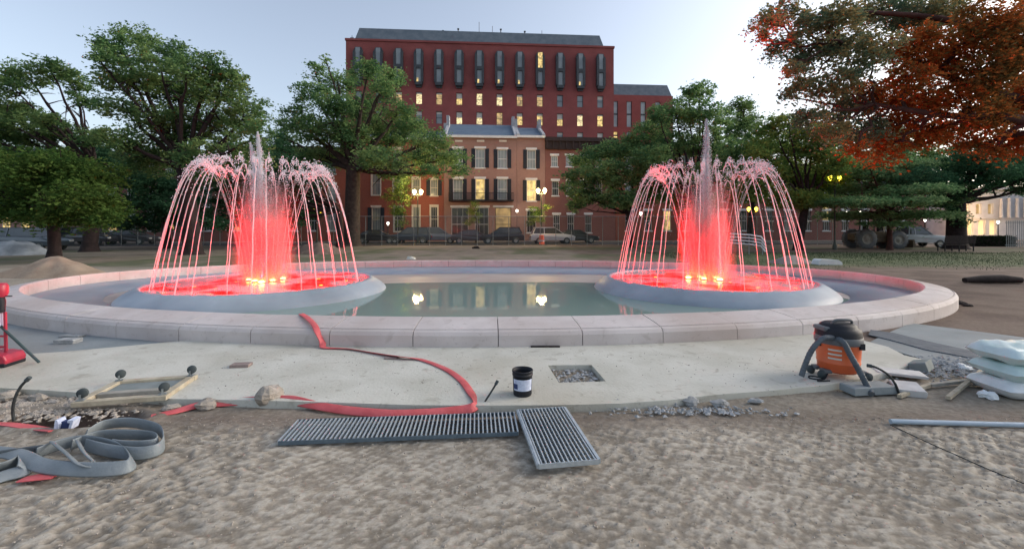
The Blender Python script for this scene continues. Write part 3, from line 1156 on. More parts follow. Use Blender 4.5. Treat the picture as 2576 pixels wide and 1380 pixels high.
for k, px in enumerate(bays):
    x = at_tower(px)
    b = MB()
    w, d = 0.92, 0.85
    b.prism([(x - w, zb_bot + 0.9), (x - w * 0.55, zb_bot - 0.3), (x + w * 0.55, zb_bot - 0.3), (x + w, zb_bot + 0.9), (x + w, zb_top - 0.7), (x + w * 0.62, zb_top), (x - w * 0.62, zb_top), (x - w, zb_top - 0.7)], -0.30, -0.001)
    b.box(x - w, x - w * 0.5, -d, -0.302, zb_bot + 0.7, zb_top - 1.0).box(x + w * 0.5, x + w, -d, -0.302, zb_bot + 0.7, zb_top - 1.0)
    b.box(x - w * 0.5, x + w * 0.5, -d, -0.303, zb_mid - 0.35, zb_mid + 0.35)
    b.box(x - w * 0.8, x + w * 0.8, -d + 0.04, -0.304, zb_bot + 0.1, zb_bot + 0.7)
    bay = b.build('bay_window', M['bay_metal'], tower)
    for a, c in ((zb_bot + 0.72, zb_mid - 0.36), (zb_mid + 0.36, zb_top - 0.2)):
        MB().box(x - w * 0.49, x + w * 0.49, -0.62, -0.56, a, c).build('pane', M['lit'] if (k == 9 and a > zb_mid) else M['pane_tower'], bay)
    if k in (3, 6, 7, 8, 11):
        MB().box(x - w * 0.42, x - w * 0.05, -0.66, -0.63, zb_bot + 0.75, zb_bot + 1.5).build('lit_blind', M['lit'], bay)
# coping, mansard roof with stone base line
b = MB().box(-0.15, t1 - t0 + 0.15, -0.18, 26, tz + 0.002, tz + 0.42)
b.build('parapet', M['red_brick'], tower)
ra, rb = at_tower(888), at_tower(1523)
rt = z_of(895, 62, TY) + 0.25
b = MB()
b.add([(ra, 0.9, tz + 0.43), (rb, 0.9, tz + 0.43), (rb, 24, tz + 0.43), (ra, 24, tz + 0.43),
       (ra + 0.7, 2.0, rt), (rb - 0.7, 2.0, rt), (rb - 0.7, 23, rt), (ra + 0.7, 23, rt)],
      [(0, 1, 5, 4), (1, 2, 6, 5), (2, 3, 7, 6), (3, 0, 4, 7), (4, 5, 6, 7)])
b.build('mansard_roof', M['slate'], tower)
for k, (px, hgt) in enumerate(((1150, 1.2), (1262, 1.4), (1110, 0.7), (1325, 1.1), (1205, 3.0), (1370, 1.6), (1062, 0.6), (1240, 2.2))):
    x = at_tower(px)
    b = MB().tube([(x, 4, rt - 0.01), (x, 4, rt + hgt)], 0.05 if hgt > 1.5 else 0.11, 6)
    if hgt < 1.5: b.box(x - 0.2, x + 0.2, 3.85, 4.15, rt + hgt, rt + hgt + 0.25)
    b.build('rooftop_mast', M['bay_metal'], tower)
x = at_tower(878)
MB().tube([(x, 2, tz + 0.42), (x, 2, tz + 1.9)], 0.06, 6).box(x - 0.35, x + 0.35, 1.97, 2.03, tz + 1.4, tz + 1.5).build('rooftop_mast', M['bay_metal'], tower)

# --- lower wing behind it
WY = 112.0
w0, w1 = s_of(1500, WY), s_of(1693, WY)
wing = empty('office_wing', (w0 * uc, WY + w0 * us, 0), TH, 'lower red brick office wing with flat grey roof, beside the tall block', 'building')
wz = z_of(1620, 240, WY)
ops = []
for k, px in enumerate((1512, 1548, 1583, 1618, 1655)):
    x = s_of(px, WY) - w0
    ops.append((x - 0.7, x + 0.7, z_of(1620, 320, WY), z_of(1620, 256, WY)))
    ops.append((x - 0.7, x + 0.7, z_of(1620, 350, WY), z_of(1620, 333, WY)))
wall(0, w1 - w0, 0, wz, ops, 0.5, 24).build('wall', M['red_brick'], wing)
for i, (x0, x1, za, zb) in enumerate(ops):
    f_ = MB().box(x0, x0 + 0.12, 0.2, 0.3, za, zb).box(x1 - 0.12, x1, 0.2, 0.3, za, zb).box(x0 + 0.12, x1 - 0.12, 0.2, 0.3, (za + zb) / 2 - 0.2, (za + zb) / 2 + 0.2)
    win = f_.build('window', M['bay_metal'], wing)
    MB().box(x0, x1, 0.31, 0.35, za, zb).build('pane', M['lit'] if i == 3 else M['pane'], win)
b = MB()
wr = z_of(1620, 208, WY)
L_ = w1 - w0
b.add([(0, 0.6, wz), (L_, 0.6, wz), (L_, 20, wz), (0, 20, wz), (0.4, 1.6, wr), (L_ - 0.9, 1.6, wr), (L_ - 0.9, 19, wr), (0.4, 19, wr)],
      [(0, 1, 5, 4), (1, 2, 6, 5), (2, 3, 7, 6), (3, 0, 4, 7), (4, 5, 6, 7)])
b.build('mansard_roof', M['slate'], wing)

# --- row of houses
RY = 52.0


def house(name, label, px0, px1, eave, brick, wins, roof=None, cornice=None, group=None, sills=True):
    s0, s1 = s_of(px0, RY), s_of(px1, RY)
    root = empty(name, (s0 * uc, RY + s0 * us, 0), TH, label, 'house', group)
    W_ = s1 - s0 - 0.004
    pm = (px0 + px1) / 2
    zt = z_of(pm, eave, RY)
    ops, inf = [], []
    for w in wins:
        px, ya, yb, wp, kind = w
        x = s_of(px, RY) - s0
        hw = wp / 2 / FPX * RY
        o = (x - hw, x + hw, z_of(px, yb, RY), z_of(px, ya, RY))
        ops.append(o)
        inf.append(kind)
    wall(0, W_, 0, zt, ops, 0.3, 11).build('wall', brick, root)
    for (x0, x1, za, zb), kind in zip(ops, inf):
        pane = {'l': M['lit'], 'd': M['pane_dark'], 's': M['lit_shop']}.get(kind[0], M['pane'])
        tm = M['trim'] if 'c' in kind else M['trim_white']
        f_ = MB()
        e = 0.06
        f_.box(x0, x1, 0.10, 0.17, za, za + e).box(x0, x1, 0.10, 0.17, zb - e, zb).box(x0, x0 + e, 0.101, 0.169, za + e, zb - e).box(x1 - e, x1, 0.101, 0.169, za + e, zb - e)
        zm = za + (zb - za) * 0.5
        f_.box(x0 + e, x1 - e, 0.11, 0.16, zm - 0.03, zm + 0.03)
        if kind[0] not in 's':
            for q in (1, 2):
                xx = x0 + (x1 - x0) * q / 3
                f_.box(xx - 0.012, xx + 0.012, 0.115, 0.155, za + e, zb - e)
        if 'w' in kind:      # wide light surround
            f_.box(x0 - 0.12, x0, -0.04, 0.1, za, zb + 0.14).box(x1, x1 + 0.12, -0.04, 0.1, za, zb + 0.14).box(x0, x1, -0.042, 0.1, zb, zb + 0.139)
        win = f_.build('window' if kind[0] != 's' else 'shop_window', tm if kind[0] != 's' else M['cornice'], root)
        MB().box(x0, x1, 0.18, 0.21, za, zb).build('pane', pane, win)
        ex = 0.28 if 's' == kind[0] else 0.14
        MB().box(x0 - ex, x1 + ex, -0.07, 0.05, zb + (0.142 if 'w' in kind else 0.002), zb + 0.26).build('lintel', tm, win)
        if sills and kind[0] != 's':
            MB().box(x0 - 0.1, x1 + 0.1, -0.08, 0.09, za - 0.12, za - 0.002).build('sill', tm, win)
        if 'h' in kind:
            for sx in (-1, 1):
                a = x0 - 0.48 if sx < 0 else x1 + 0.02
                sh = MB().box(a, a + 0.46, -0.075, -0.035, za, zb)
                for q in range(9):
                    zz = za + (zb - za) * (q + 0.5) / 9
                    sh.box(a + 0.05, a + 0.41, -0.09, -0.074, zz - 0.05, zz + 0.05)
                sh.build('shutter', M['shutter'], root)
    if roof:
        zr = HC + (z_of(pm, roof, RY) - HC) * (RY + 5.5) / RY
        b = MB()
        b.add([(0, -0.25, zt + 0.002), (W_, -0.25, zt + 0.002), (W_, 5.5, zr), (0, 5.5, zr), (W_, 11, zt), (0, 11, zt)], [(0, 1, 2, 3), (3, 2, 4, 5), (1, 4, 2), (0, 3, 5)])
        b.build('roof', M['slate_blue'], root)
        MB().box(-0.02, W_ + 0.02, -0.34, -0.252, zt - 0.12, zt + 0.16).build('gutter', M['trim_white'], root)
        for x in (0.0, W_ - 0.32):
            MB().prism([(-0.3, zt - 0.05), (5.5, zr - 0.1), (5.5, zr + 0.35), (-0.3, zt + 0.32)], 0, 0.32,
                       Matrix.Translation((x + 0.32, 0, 0)) @ Matrix.Rotation(R(90), 4, 'Z')).build('gable_parapet', M['chimney'], root)
            MB().box(x - 0.02, x + 0.36, 3.6, 4.8, zr - 0.9, zr + 0.7).build('chimney', M['chimney'], root)
    if cornice:
        zc = z_of(pm, cornice, RY)
        b = MB().box(-0.05, W_ + 0.05, -0.55, 0.2, zt - 0.35, zt + 0.12).box(0, W_, -0.3, -0.002, zc, zt - 0.352)
        for q in range(int(W_ / 0.8) + 1):
            b.box(0.1 + q * 0.8, 0.28 + q * 0.8, -0.47, -0.302, zc + 0.1, zt - 0.353)
        b.build('cornice', M['cornice'], root)
    return root, W_, s0


hA, wA, sA = house('brick_house', 'brick house with blue slate roof, iron balcony and three white-lintelled shop openings', 1117, 1300, 345, M['house_brick'],
                   [(1152, 374, 420, 24, 'ph'), (1208, 374, 422, 24, 'ph'), (1264, 376, 423, 24, 'ph'),
                    (1152, 450, 502, 24, 'ph'), (1208, 450, 502, 24, 'lh'), (1264, 450, 502, 24, 'ph'),
                    (1157, 522, 606, 42, 'dx'), (1212, 522, 606, 34, 'dx'), (1266, 522, 606, 40, 's')], roof=314)
for px in (1154, 1209, 1265):      # pale ventilation panels under the eaves
    x = s_of(px, RY) - sA
    MB().box(x - 0.45, x + 0.45, -0.03, 0.01, z_of(px, 357, RY), z_of(px, 352, RY)).build('vent_panel', M['trim'], hA)
b = MB()
x0, x1 = s_of(1130, RY) - sA, s_of(1291, RY) - sA
zb_ = z_of(1210, 502, RY)
b.box(x0, x1, -0.95, -0.002, zb_ - 0.22, zb_ - 0.12)
b.box(x0, x1, -0.95, -0.90, zb_ + 0.72, zb_ + 0.78).box(x0, x1, -0.94, -0.91, zb_ - 0.119, zb_ - 0.06)
k = x0
while k < x1:
    b.box(k, k + 0.035, -0.94, -0.905, zb_ - 0.12, zb_ + 0.72)
    k += 0.13
b.build('balcony', M['iron'], hA)
house('brick_house', 'narrow brick house with a single column of shuttered windows', 1300.5, 1371, 345, M['house_brick'],
      [(1337, 377, 424, 22, 'ph'), (1337, 453, 505, 24, 'lh'), (1337, 530, 585, 24, 'd')], roof=322)
house('brick_house', 'brown brick house with heavy black bracketed cornice', 1371.5, 1548, 350, M['brownstone'],
      [(1395, 392, 419, 17, 'p'), (1432, 392, 419, 17, 'p'), (1470, 392, 419, 17, 'p'), (1507, 392, 419, 17, 'p'),
       (1397, 455, 492, 17, 'd'), (1434, 455, 492, 17, 'd'), (1470, 455, 492, 17, 'd'), (1507, 455, 492, 17, 'd'),
       (1400, 540, 585, 17, 'd'), (1436, 540, 585, 17, 'd'), (1480, 540, 585, 17, 'd')], cornice=377)
house('brick_house', 'warm red brick house with cream window surrounds, partly behind the spreading oak', 905, 1116.5, 350, M['house_brick_red'],
      [(946, 375, 415, 20, 'pc'), (1000, 375, 415, 20, 'pc'), (1047, 375, 415, 20, 'pc'), (1092, 375, 412, 20, 'pc'),
       (946, 430, 490, 20, 'pcw'), (1000, 430, 490, 20, 'pcw'), (1047, 450, 490, 18, 'pcw'), (1092, 452, 492, 18, 'pcwh'),
       (946, 522, 582, 20, 'pcwh'), (1002, 522, 582, 20, 'dcw'), (1047, 520, 582, 17, 'pcw'), (1092, 520, 582, 17, 'dcw')], roof=330)
for i, (a, c, ev, br, lb) in enumerate(((560, 904.5, 372, M['house_brick_red'], 'long dark red brick house hidden by trees behind the split-plume fountain'),
                                        (200, 559.5, 385, M['brownstone'], 'brown brick terrace house in the shade behind the big left oak'),
                                        (-260, 199.5, 392, M['house_brick'], 'brick terrace house at the far left end of the street'),
                                        (1548.5, 1900, 372, M['house_brick_red'], 'red brick house hidden by trees behind the tall-plume fountain'),
                                        (1900.5, 2330, 420, M['brownstone'], 'low brown brick house behind the layered young tree'))):
    ws = []
    px = a + 34
    while px < c - 25:
        for ya, yb in ((ev + 25, ev + 65), (ev + 92, ev + 135), (530, 580)):
            if yb < 585:
                ws.append((px, ya, yb, 20, random.choice(['p', 'd', 'd', 'pc', 'l'] if ya > 500 else ['p', 'd', 'd'])))
        px += 48
    house('brick_house', lb, a, c, ev, br, ws, cornice=ev + 14)

# --- pale stone building far right, lit from below
GY = 64.0
g0 = (2405 - CX) / FPX * GY
hall = empty('stone_hall', (g0, GY, 0), R(0), 'pale stone hall with warm lit ground floor, right of the dark tree trunk', 'building')
gw = (2760 - CX) / FPX * GY - g0


def gx(px): return (px - CX) / FPX * GY - g0
def gz(py): return HC + (HY - py) / FPX * GY


ops = []
for px in (2432, 2462, 2492):
    ops.append((gx(px - 7), gx(px + 7), gz(538), gz(512)))
for px in (2440, 2470, 2498):
    ops.append((gx(px - 9), gx(px + 9), gz(590), gz(553)))
for k in range(10):
    px = 2520 + k * 20
    ops.append((gx(px - 4.5), gx(px + 4.5), gz(545), gz(508)))
wall(0, gw, 0, gz(478), ops, 0.5, 12).build('wall', M['pale_stone'], hall)
for i, (x0, x1, za, zb) in enumerate(ops):
    win = MB().box(x0, x0 + 0.08, 0.2, 0.3, za, zb).box(x1 - 0.08, x1, 0.2, 0.3, za, zb).box(x0 + 0.08, x1 - 0.08, 0.2, 0.3, zb - 0.08, zb).build('window', M['trim_white'], hall)
    MB().box(x0, x1, 0.31, 0.35, za, zb).build('pane', M['lit_hall'] if 3 <= i < 6 else (M['lit_shop'] if i < 3 else M['pane_dark']), win)
MB().box(-0.3, gw, -0.5, 0.2, gz(478), gz(472)).build('cornice', M['pale_stone'], hall)
MB().box(-0.1, gw, -0.25, -0.002, gz(550), gz(547)).build('string_course', M['pale_stone'], hall)
for k in range(10):
    x = gx(2510 + k * 20)
    MB().lathe([(0.26, 0.0), (0.22, 0.15), (0.18, gz(500) - gz(548) - 0.2), (0.26, gz(500) - gz(548))], 12, (x, -0.45, gz(547))).build('column', M['pale_stone'], hall)

ld = bpy.data.lights.new('hall_light', 'POINT')
ld.energy = 900
ld.color = (1.0, 0.62, 0.30)
ld.shadow_soft_size = 0.5
lo = bpy.data.objects.new('hall_light', ld)
COL.objects.link(lo)
lo.location = (dp(2465, 560, 60).x, 60, 3.2)

# ------------------------------------------------------------------ fence
FY = 42.5
fence = empty('chain_link_fence', (0, FY, GZ), TH * 0.4, 'long chain link construction fence on thin posts in front of the parked cars', 'fence')
fx0, fx1, fh = -44.0, 34.0, 2.83
m = veil_mat('chain_link', (0.06, 0.075, 0.08), 0.24, 0.2, 0.05)
b = MB()
b.add([(fx0, 0, 0.05), (fx1, 0, 0.05), (fx1, 0, fh), (fx0, 0, fh)], [(0, 1, 2, 3)])
b.build('mesh_panel', m, fence)
post = None
x = fx0
i = 0
while x <= fx1 + 0.01:
    if post is None:
        post = MB().tube([(0, 0, 0), (0, 0, fh + 0.02)], 0.03, 6).build('post', M['galv'], fence)
        o = post
    else:
        o = post.copy()
        COL.objects.link(o)
    o.location = (x, 0.03, 0)
    x += 1.56
    i += 1
MB().tube([(fx0, 0.0, fh + 0.03), (fx1, 0.0, fh + 0.03)], 0.03, 6).build('top_rail', M['galv'], fence)


# ------------------------------------------------------------------ trees
def tree(name, label, base, r0, clumps, leafmat, nleaf, lsize, bark, group=None, spread=1.0, forkz=None, extra=None, droop=0.0, seed=0, cl_size=0.55, flat=0.6, crown2=None, limbs=True, boughs=None):
    """clumps: list of (x, y, z, rx, rz). Crown = leaves in small sprays spread through each clump."""
    rs = np.random.default_rng(seed + 100)
    bx, by, bz = base
    root = empty(name, (bx, by, bz), 0, label, 'tree', group)
    cz = [c[2] for c in clumps]
    fork = forkz if forkz is not None else bz + 0.42 * (min(cz) - bz) + 1.0
    b = MB()
    top = Vector((0.2 * rs.normal(), 0.2 * rs.normal(), fork - bz))
    b.tube([(0, 0, -0.1), (0, 0, 0.15), (0.03, 0, 0.6), tuple(top * 0.6), tuple(top)], [r0 * 1.7, r0 * 1.3, r0 * 1.05, r0 * 0.95, r0 * 0.9], 12)
    bp_ = []
    for bo in (boughs or []):
        q = smooth_path([top] + [Vector(v) - Vector((bx, by, bz)) for v in bo], 6)
        b.tube(q, [r0 * 0.55 * (1 - 0.8 * i / (len(q) - 1)) for i in range(len(q))], 9)
        bp_ += [(v, r0 * 0.55 * (1 - 0.8 * i / (len(q) - 1))) for i, v in enumerate(q)]
    top0 = top
    for c in clumps:
        if not limbs: break
        e = Vector((c[0] - bx, c[1] - by, c[2] - bz))
        if bp_:
            top, br_ = min(bp_, key=lambda v: (v[0] - e).length + 0.35 * (v[0] - top0).length)
        d = e - top
        k = max(0.25, min(0.5, (c[3] + c[4]) / 5.0))
        mid = top + d * 0.5 + Vector((rs.normal() * 0.25, rs.normal() * 0.25, -0.10 * d.length + 0.12 * abs(d.z)))
        pts = []
        for t in np.linspace(0, 1, 7):
            p = top * (1 - t) ** 2 + mid * 2 * t * (1 - t) + e * t * t
            pts.append(tuple(p + Vector(rs.normal(0, 0.07, 3)) * (1 if 0 < t else 0)))
        rr = r0 * 0.62 * k * 1.3
        if bp_: rr = min(rr, br_ * 0.5)
        b.tube(pts, [rr * (1 - 0.85 * t) + 0.015 for t in np.linspace(0, 1, 7)], 7)
        for q in range(5):      # twigs
            t = rs.uniform(0.55, 1)
            p = top * (1 - t) ** 2 + mid * 2 * t * (1 - t) + e * t * t
            dirv = Vector((rs.normal(), rs.normal(), rs.normal() * 0.6 + 0.2)).normalized() * c[3] * rs.uniform(0.5, 0.95)
            b.tube([tuple(p), tuple(p + dirv * 0.5 + Vector((0, 0, 0.05))), tuple(p + dirv)], [rr * 0.25 + 0.012, rr * 0.15 + 0.01, 0.008], 5)
    b.build('trunk', bark, root)
    vol = np.array([c[3] ** 2 * c[4] for c in clumps]) ** 0.8
    cnt = (nleaf * vol / vol.sum()).astype(int)
    groups = [[], []]
    for ci, (c, m_) in enumerate(zip(clumps, cnt)):
        nsp = max(4, int(m_ / 42))
        v = rs.normal(size=(nsp, 3))
        v /= np.linalg.norm(v, axis=1)[:, None]
        v *= (rs.random(nsp) ** 0.45)[:, None]
        cen = np.array([c[0] - bx, c[1] - by, c[2] - bz]) + v * np.array([c[3], c[3] * 1.0, c[4]])
        which = rs.integers(0, nsp, m_)
        sz = cl_size * rs.uniform(0.5, 1.2, nsp) * min(1.0, 0.5 + c[3] / 3)
        off = rs.normal(size=(m_, 3)) * np.array([0.5, 0.5, 0.5 * flat]) * sz[which][:, None]
        off[:, 2] -= droop * (off[:, 0] ** 2 + off[:, 1] ** 2) / np.maximum(sz[which], 0.1)
        groups[1 if (crown2 and len(c) > 5 and c[5]) else 0].append(cen[which] + off)
    for gi, G in enumerate(groups):
        if not G: continue
        P = np.concatenate(G)
        m_ = len(P)
        a = rs.normal(size=(m_, 3)); a /= np.linalg.norm(a, axis=1)[:, None]
        a[:, 2] *= 0.55
        u = rs.normal(size=(m_, 3))
        u -= a * (u * a).sum(1)[:, None]
        u /= np.linalg.norm(u, axis=1)[:, None]
        s = (lsize * rs.uniform(0.6, 1.3, m_))[:, None]
        V = np.stack([P - a * s, P + u * s * 0.42, P + a * s, P - u * s * 0.42], 1).reshape(-1, 3)
        F = np.arange(4 * m_).reshape(-1, 4)
        mesh_np('crown', V, F, leafmat if gi == 0 else crown2, root)
    return root


def clumps_from(lst, Y, dy=0.35, seed=0, depth=None, fill=1.0):
    """(px, py, rx, ry) seen at distance Y -> clumps, with partners in front of and behind the crown's middle."""
    rs = np.random.default_rng(seed)
    out = []
    xs = [l[0] for l in lst]
    half = (max(xs) - min(xs)) / 2 / FPX * Y
    dep = depth if depth is not None else half * 0.6
    for l in lst:
        rx, rz = l[2] / FPX * Y, l[3] / FPX * Y
        yy = Y + rs.uniform(-1, 1) * dep
        p = dp(l[0], l[1], yy)
        k = yy / Y
        out.append((p.x, p.y, p.z, rx * k, rz * k, l[4] if len(l) > 4 else 0))
    return out


T = tree
T('oak_tree', 'tallest big green oak with a ragged crown behind the split-plume fountain', (-20.5, 27.5, GZ), 0.5,
  clumps_from([(300, 120, 62, 42), (352, 98, 44, 38), (250, 145, 40, 26), (440, 138, 52, 36), (535, 165, 50, 38), (330, 200, 78, 44), (450, 225, 88, 52), (560, 232, 72, 52),
               (625, 290, 55, 50), (640, 345, 50, 44), (540, 320, 75, 46), (420, 310, 75, 46), (300, 270, 55, 36), (390, 390, 85, 52), (510, 400, 75, 50), (620, 400, 55, 40),
               (470, 175, 50, 35), (590, 200, 34, 28), (290, 350, 60, 36), (400, 160, 40, 30)], 27, seed=1), M['leaf_a'], 52000, 0.12, M['bark_dark'], seed=1, forkz=5.5)
T('oak_tree', 'wide green oak reaching out over the frame edge, far left', (-30.5, 31, GZ), 0.42,
  clumps_from([(60, 185, 55, 26), (130, 172, 50, 22), (185, 205, 42, 26), (20, 215, 44, 26), (205, 255, 36, 18), (60, 285, 60, 26), (10, 305, 44, 30), (110, 305, 44, 22), (-40, 250, 60, 40),
               (160, 335, 60, 28), (60, 345, 70, 30), (-60, 340, 60, 40), (235, 350, 44, 24)], 31, seed=2), M['leaf_a'], 24000, 0.13, M['bark_dark'], seed=2, forkz=6.0)
T('leafy_tree', 'lower bright green tree with drooping branches at the left edge', (-24.0, 22.5, GZ), 0.25,
  clumps_from([(60, 425, 75, 38), (160, 420, 75, 36), (250, 440, 62, 36), (90, 480, 85, 40), (210, 490, 75, 38), (285, 520, 46, 28), (40, 530, 60, 30), (150, 540, 75, 26), (0, 400, 50, 40),
               (240, 545, 50, 22), (-40, 480, 60, 50), (130, 385, 50, 20)], 22.5, seed=3), M['leaf_bright'], 30000, 0.11, M['bark_dark'], seed=3, droop=0.5, forkz=3.0)
T('oak_tree', 'spreading green oak with a thick trunk in front of the red office block', (-15.5, 41.5, GZ), 0.72,
  clumps_from([(792, 180, 26, 22), (785, 235, 46, 30), (850, 205, 44, 28), (925, 180, 46, 24), (975, 185, 36, 20), (960, 225, 44, 28), (1010, 200, 20, 16), (840, 265, 58, 34), (905, 275, 62, 34),
               (745, 300, 46, 34), (725, 350, 40, 30), (800, 330, 66, 36), (880, 340, 66, 34), (960, 335, 66, 34), (1030, 325, 56, 28), (1085, 355, 48, 28), (1135, 398, 46, 22),
               (1060, 395, 56, 28), (960, 400, 66, 26), (1150, 428, 34, 12), (780, 395, 56, 26), (860, 400, 60, 22), (1000, 440, 50, 16), (820, 150, 12, 12), (1090, 430, 40, 16), (1000, 280, 44, 26)], 41, seed=4, depth=4.5),
  M['leaf_b'], 52000, 0.16, M['bark'], seed=4, forkz=7.5, cl_size=0.8)
T('leafy_tree', 'rounded green tree beside the house with the black cornice', (10.6, 38.5, GZ), 0.25,
  clumps_from([(1480, 400, 50, 30), (1540, 378, 46, 26), (1600, 385, 50, 30), (1458, 445, 42, 28), (1530, 435, 58, 36), (1610, 445, 58, 36), (1475, 492, 46, 26), (1560, 500, 56, 26), (1435, 475, 24, 18),
               (1640, 490, 40, 24), (1450, 520, 26, 14)], 38.5, seed=5, depth=2), M['leaf_b'], 26000, 0.14, M['bark_dark'], seed=5, forkz=3.0)
T('leafy_tree', 'tall feathery green tree behind the tall-plume fountain', (15.6, 36.5, GZ), 0.35,
  clumps_from([(1760, 235, 40, 24), (1735, 225, 30, 16), (1700, 285, 56, 34), (1770, 295, 56, 36), (1640, 330, 48, 36), (1700, 365, 66, 44), (1790, 365, 54, 44), (1635, 395, 54, 36), (1715, 445, 66, 36),
               (1655, 290, 30, 22), (1790, 440, 60, 34), (1600, 350, 36, 26), (1830, 390, 44, 36), (1740, 500, 70, 30), (1650, 460, 56, 34), (1820, 300, 30, 30)], 36.5, seed=6, depth=3), M['leaf_b'], 52000, 0.13, M['bark_dark'], seed=6, forkz=4.0)
T('leafy_tree', 'dark green tree with a pointed top, between the plume and the orange leaves', (25.2, 45.5, GZ), 0.35,
  clumps_from([(1868, 268, 36, 22), (1885, 300, 34, 28), (1850, 330, 44, 36), (1895, 365, 46, 34), (1850, 405, 46, 34), (1900, 440, 50, 34), (1860, 480, 50, 30)], 45, seed=7, depth=2), M['leaf_a'], 22000, 0.15, M['bark_dark'], seed=7, forkz=4.5)
T('leafy_tree', 'soft olive green tree below the tips of the orange tree', (22.0, 33, GZ), 0.3,
  clumps_from([(1935, 325, 36, 28), (1970, 370, 56, 38), (2045, 375, 56, 38), (1980, 435, 56, 36), (2060, 445, 60, 36), (1955, 495, 46, 28), (2030, 335, 44, 26), (1940, 430, 40, 34), (2100, 410, 46, 34), (2020, 500, 60, 24), (1910, 380, 40, 36), (1900, 470, 46, 40), (1980, 310, 40, 26), (2080, 340, 50, 30)], 33, seed=8, depth=2.5),
  M['leaf_olive'], 46000, 0.12, M['bark_dark'], seed=8, forkz=3.6)
T('young_tree', 'young tree with level layered branches and a thin straight trunk on the lawn', (29.2, 33.2, GZ), 0.17,
  clumps_from([(2235, 385, 50, 14), (2180, 410, 66, 13), (2290, 412, 66, 13), (2140, 440, 70, 12), (2235, 442, 80, 13), (2330, 444, 66, 12), (2100, 474, 64, 11), (2190, 472, 84, 12), (2300, 474, 88, 12), (2370, 470, 50, 11),
               (2080, 508, 60, 10), (2160, 506, 84, 11), (2260, 504, 90, 12), (2350, 506, 70, 11), (2110, 540, 60, 9), (2200, 538, 80, 10), (2300, 538, 80, 10), (2380, 536, 40, 9), (2235, 560, 60, 7)], 33, seed=9, depth=2.6), M['leaf_teal'], 60000, 0.11, M['bark_red'],
  seed=9, forkz=3.0, flat=0.3, droop=0.35)
T('leafy_tree', 'dim green tree filling the gap under the orange boughs, behind the young layered tree', (44 * 0.86, 44, GZ), 0.35,
  clumps_from([(2120, 360, 60, 40), (2210, 350, 70, 44), (2300, 360, 70, 44), (2150, 420, 70, 40), (2260, 420, 70, 40), (2360, 400, 60, 40), (2440, 400, 60, 40), (2080, 440, 60, 40), (2130, 490, 60, 30)], 44, seed=17, depth=2.5), M['leaf_b'], 30000, 0.16, M['bark_dark'], seed=17, forkz=4.5)
T('leafy_tree', 'very dark evergreen tree with a thick black trunk behind the park bench', (dp(2405, 600, 35).x, 35, GZ), 0.62,
  clumps_from([(2400, 430, 76, 46), (2480, 435, 76, 42), (2555, 430, 66, 46), (2330, 450, 56, 36), (2620, 430, 80, 50), (2450, 390, 60, 40), (2370, 490, 40, 40), (2400, 540, 26, 44), (2530, 395, 60, 40), (2560, 478, 60, 10)], 33, seed=10, depth=2.5),
  M['leaf_dark'], 34000, 0.12, M['bark_dark'], seed=10, forkz=4.0)
T('leafy_tree', 'shaded dark green tree seen through the streams of the split-plume fountain', (-15.2, 38.0, GZ), 0.3,
  clumps_from([(700, 420, 50, 36), (640, 460, 56, 40), (720, 470, 60, 34), (780, 440, 56, 34), (600, 500, 56, 36), (690, 510, 60, 30), (560, 450, 56, 36), (640, 400, 60, 36), (760, 520, 56, 34), (620, 545, 60, 26), (720, 550, 60, 24), (700, 370, 40, 30)], 37, seed=11, depth=2), M['leaf_dark'], 34000, 0.14, M['bark_dark'], seed=11, forkz=3.2)
T('leafy_tree', 'shaded dark tree behind the bright green left tree', (-29.0, 36.0, GZ), 0.3,
  clumps_from([(380, 470, 60, 44), (460, 470, 60, 44), (330, 440, 60, 40), (420, 520, 60, 36), (500, 520, 56, 34), (340, 520, 60, 34), (250, 400, 70, 40), (180, 430, 60, 40), (370, 560, 60, 22), (450, 556, 60, 24), (540, 556, 50, 20), (300, 560, 50, 18)], 36, seed=12, depth=2.5), M['leaf_dark'], 26000, 0.15, M['bark_dark'], seed=12, forkz=3.2)
T('leafy_tree', 'dark tree in front of the houses at the far left', (-44.0, 40.0, GZ), 0.35,
  clumps_from([(60, 460, 80, 50), (160, 480, 80, 50), (-30, 450, 70, 60), (100, 400, 80, 40), (40, 530, 70, 30), (150, 540, 60, 24)], 40, seed=13, depth=3), M['leaf_dark'], 20000, 0.18, M['bark_dark'], seed=13, forkz=3.5)
T('street_tree', 'slim street tree with yellow-green leaves beside the narrow house', (2.6, 46.2, GZ), 0.1,
  clumps_from([(1345, 530, 16, 18), (1358, 548, 16, 14), (1336, 555, 14, 12), (1372, 525, 10, 12)], 46, seed=14, depth=0.6), M['leaf_olive'], 3200, 0.09, M['bark'], seed=14, forkz=2.2)
T('street_tree', 'slim street tree with thin grey-green leaves before the shop openings', (-4.0, 47.8, GZ), 0.1,
  clumps_from([(1190, 530, 15, 20), (1200, 550, 14, 14), (1182, 558, 12, 12), (1195, 512, 9, 10)], 47.5, seed=15, depth=0.6), M['leaf_olive'], 2600, 0.08, M['bark'], seed=15, forkz=2.2)
T('street_tree', 'slim street tree glowing yellow by the twin lamp near the red house', (-12.0, 47.5, GZ), 0.12,
  clumps_from([(1010, 465, 26, 18), (985, 490, 24, 20), (1020, 500, 20, 20), (1000, 530, 24, 18), (1010, 560, 16, 12)], 47, seed=16, depth=0.8), M['leaf_olive'], 5200, 0.10, M['bark'], seed=16, forkz=2.2)

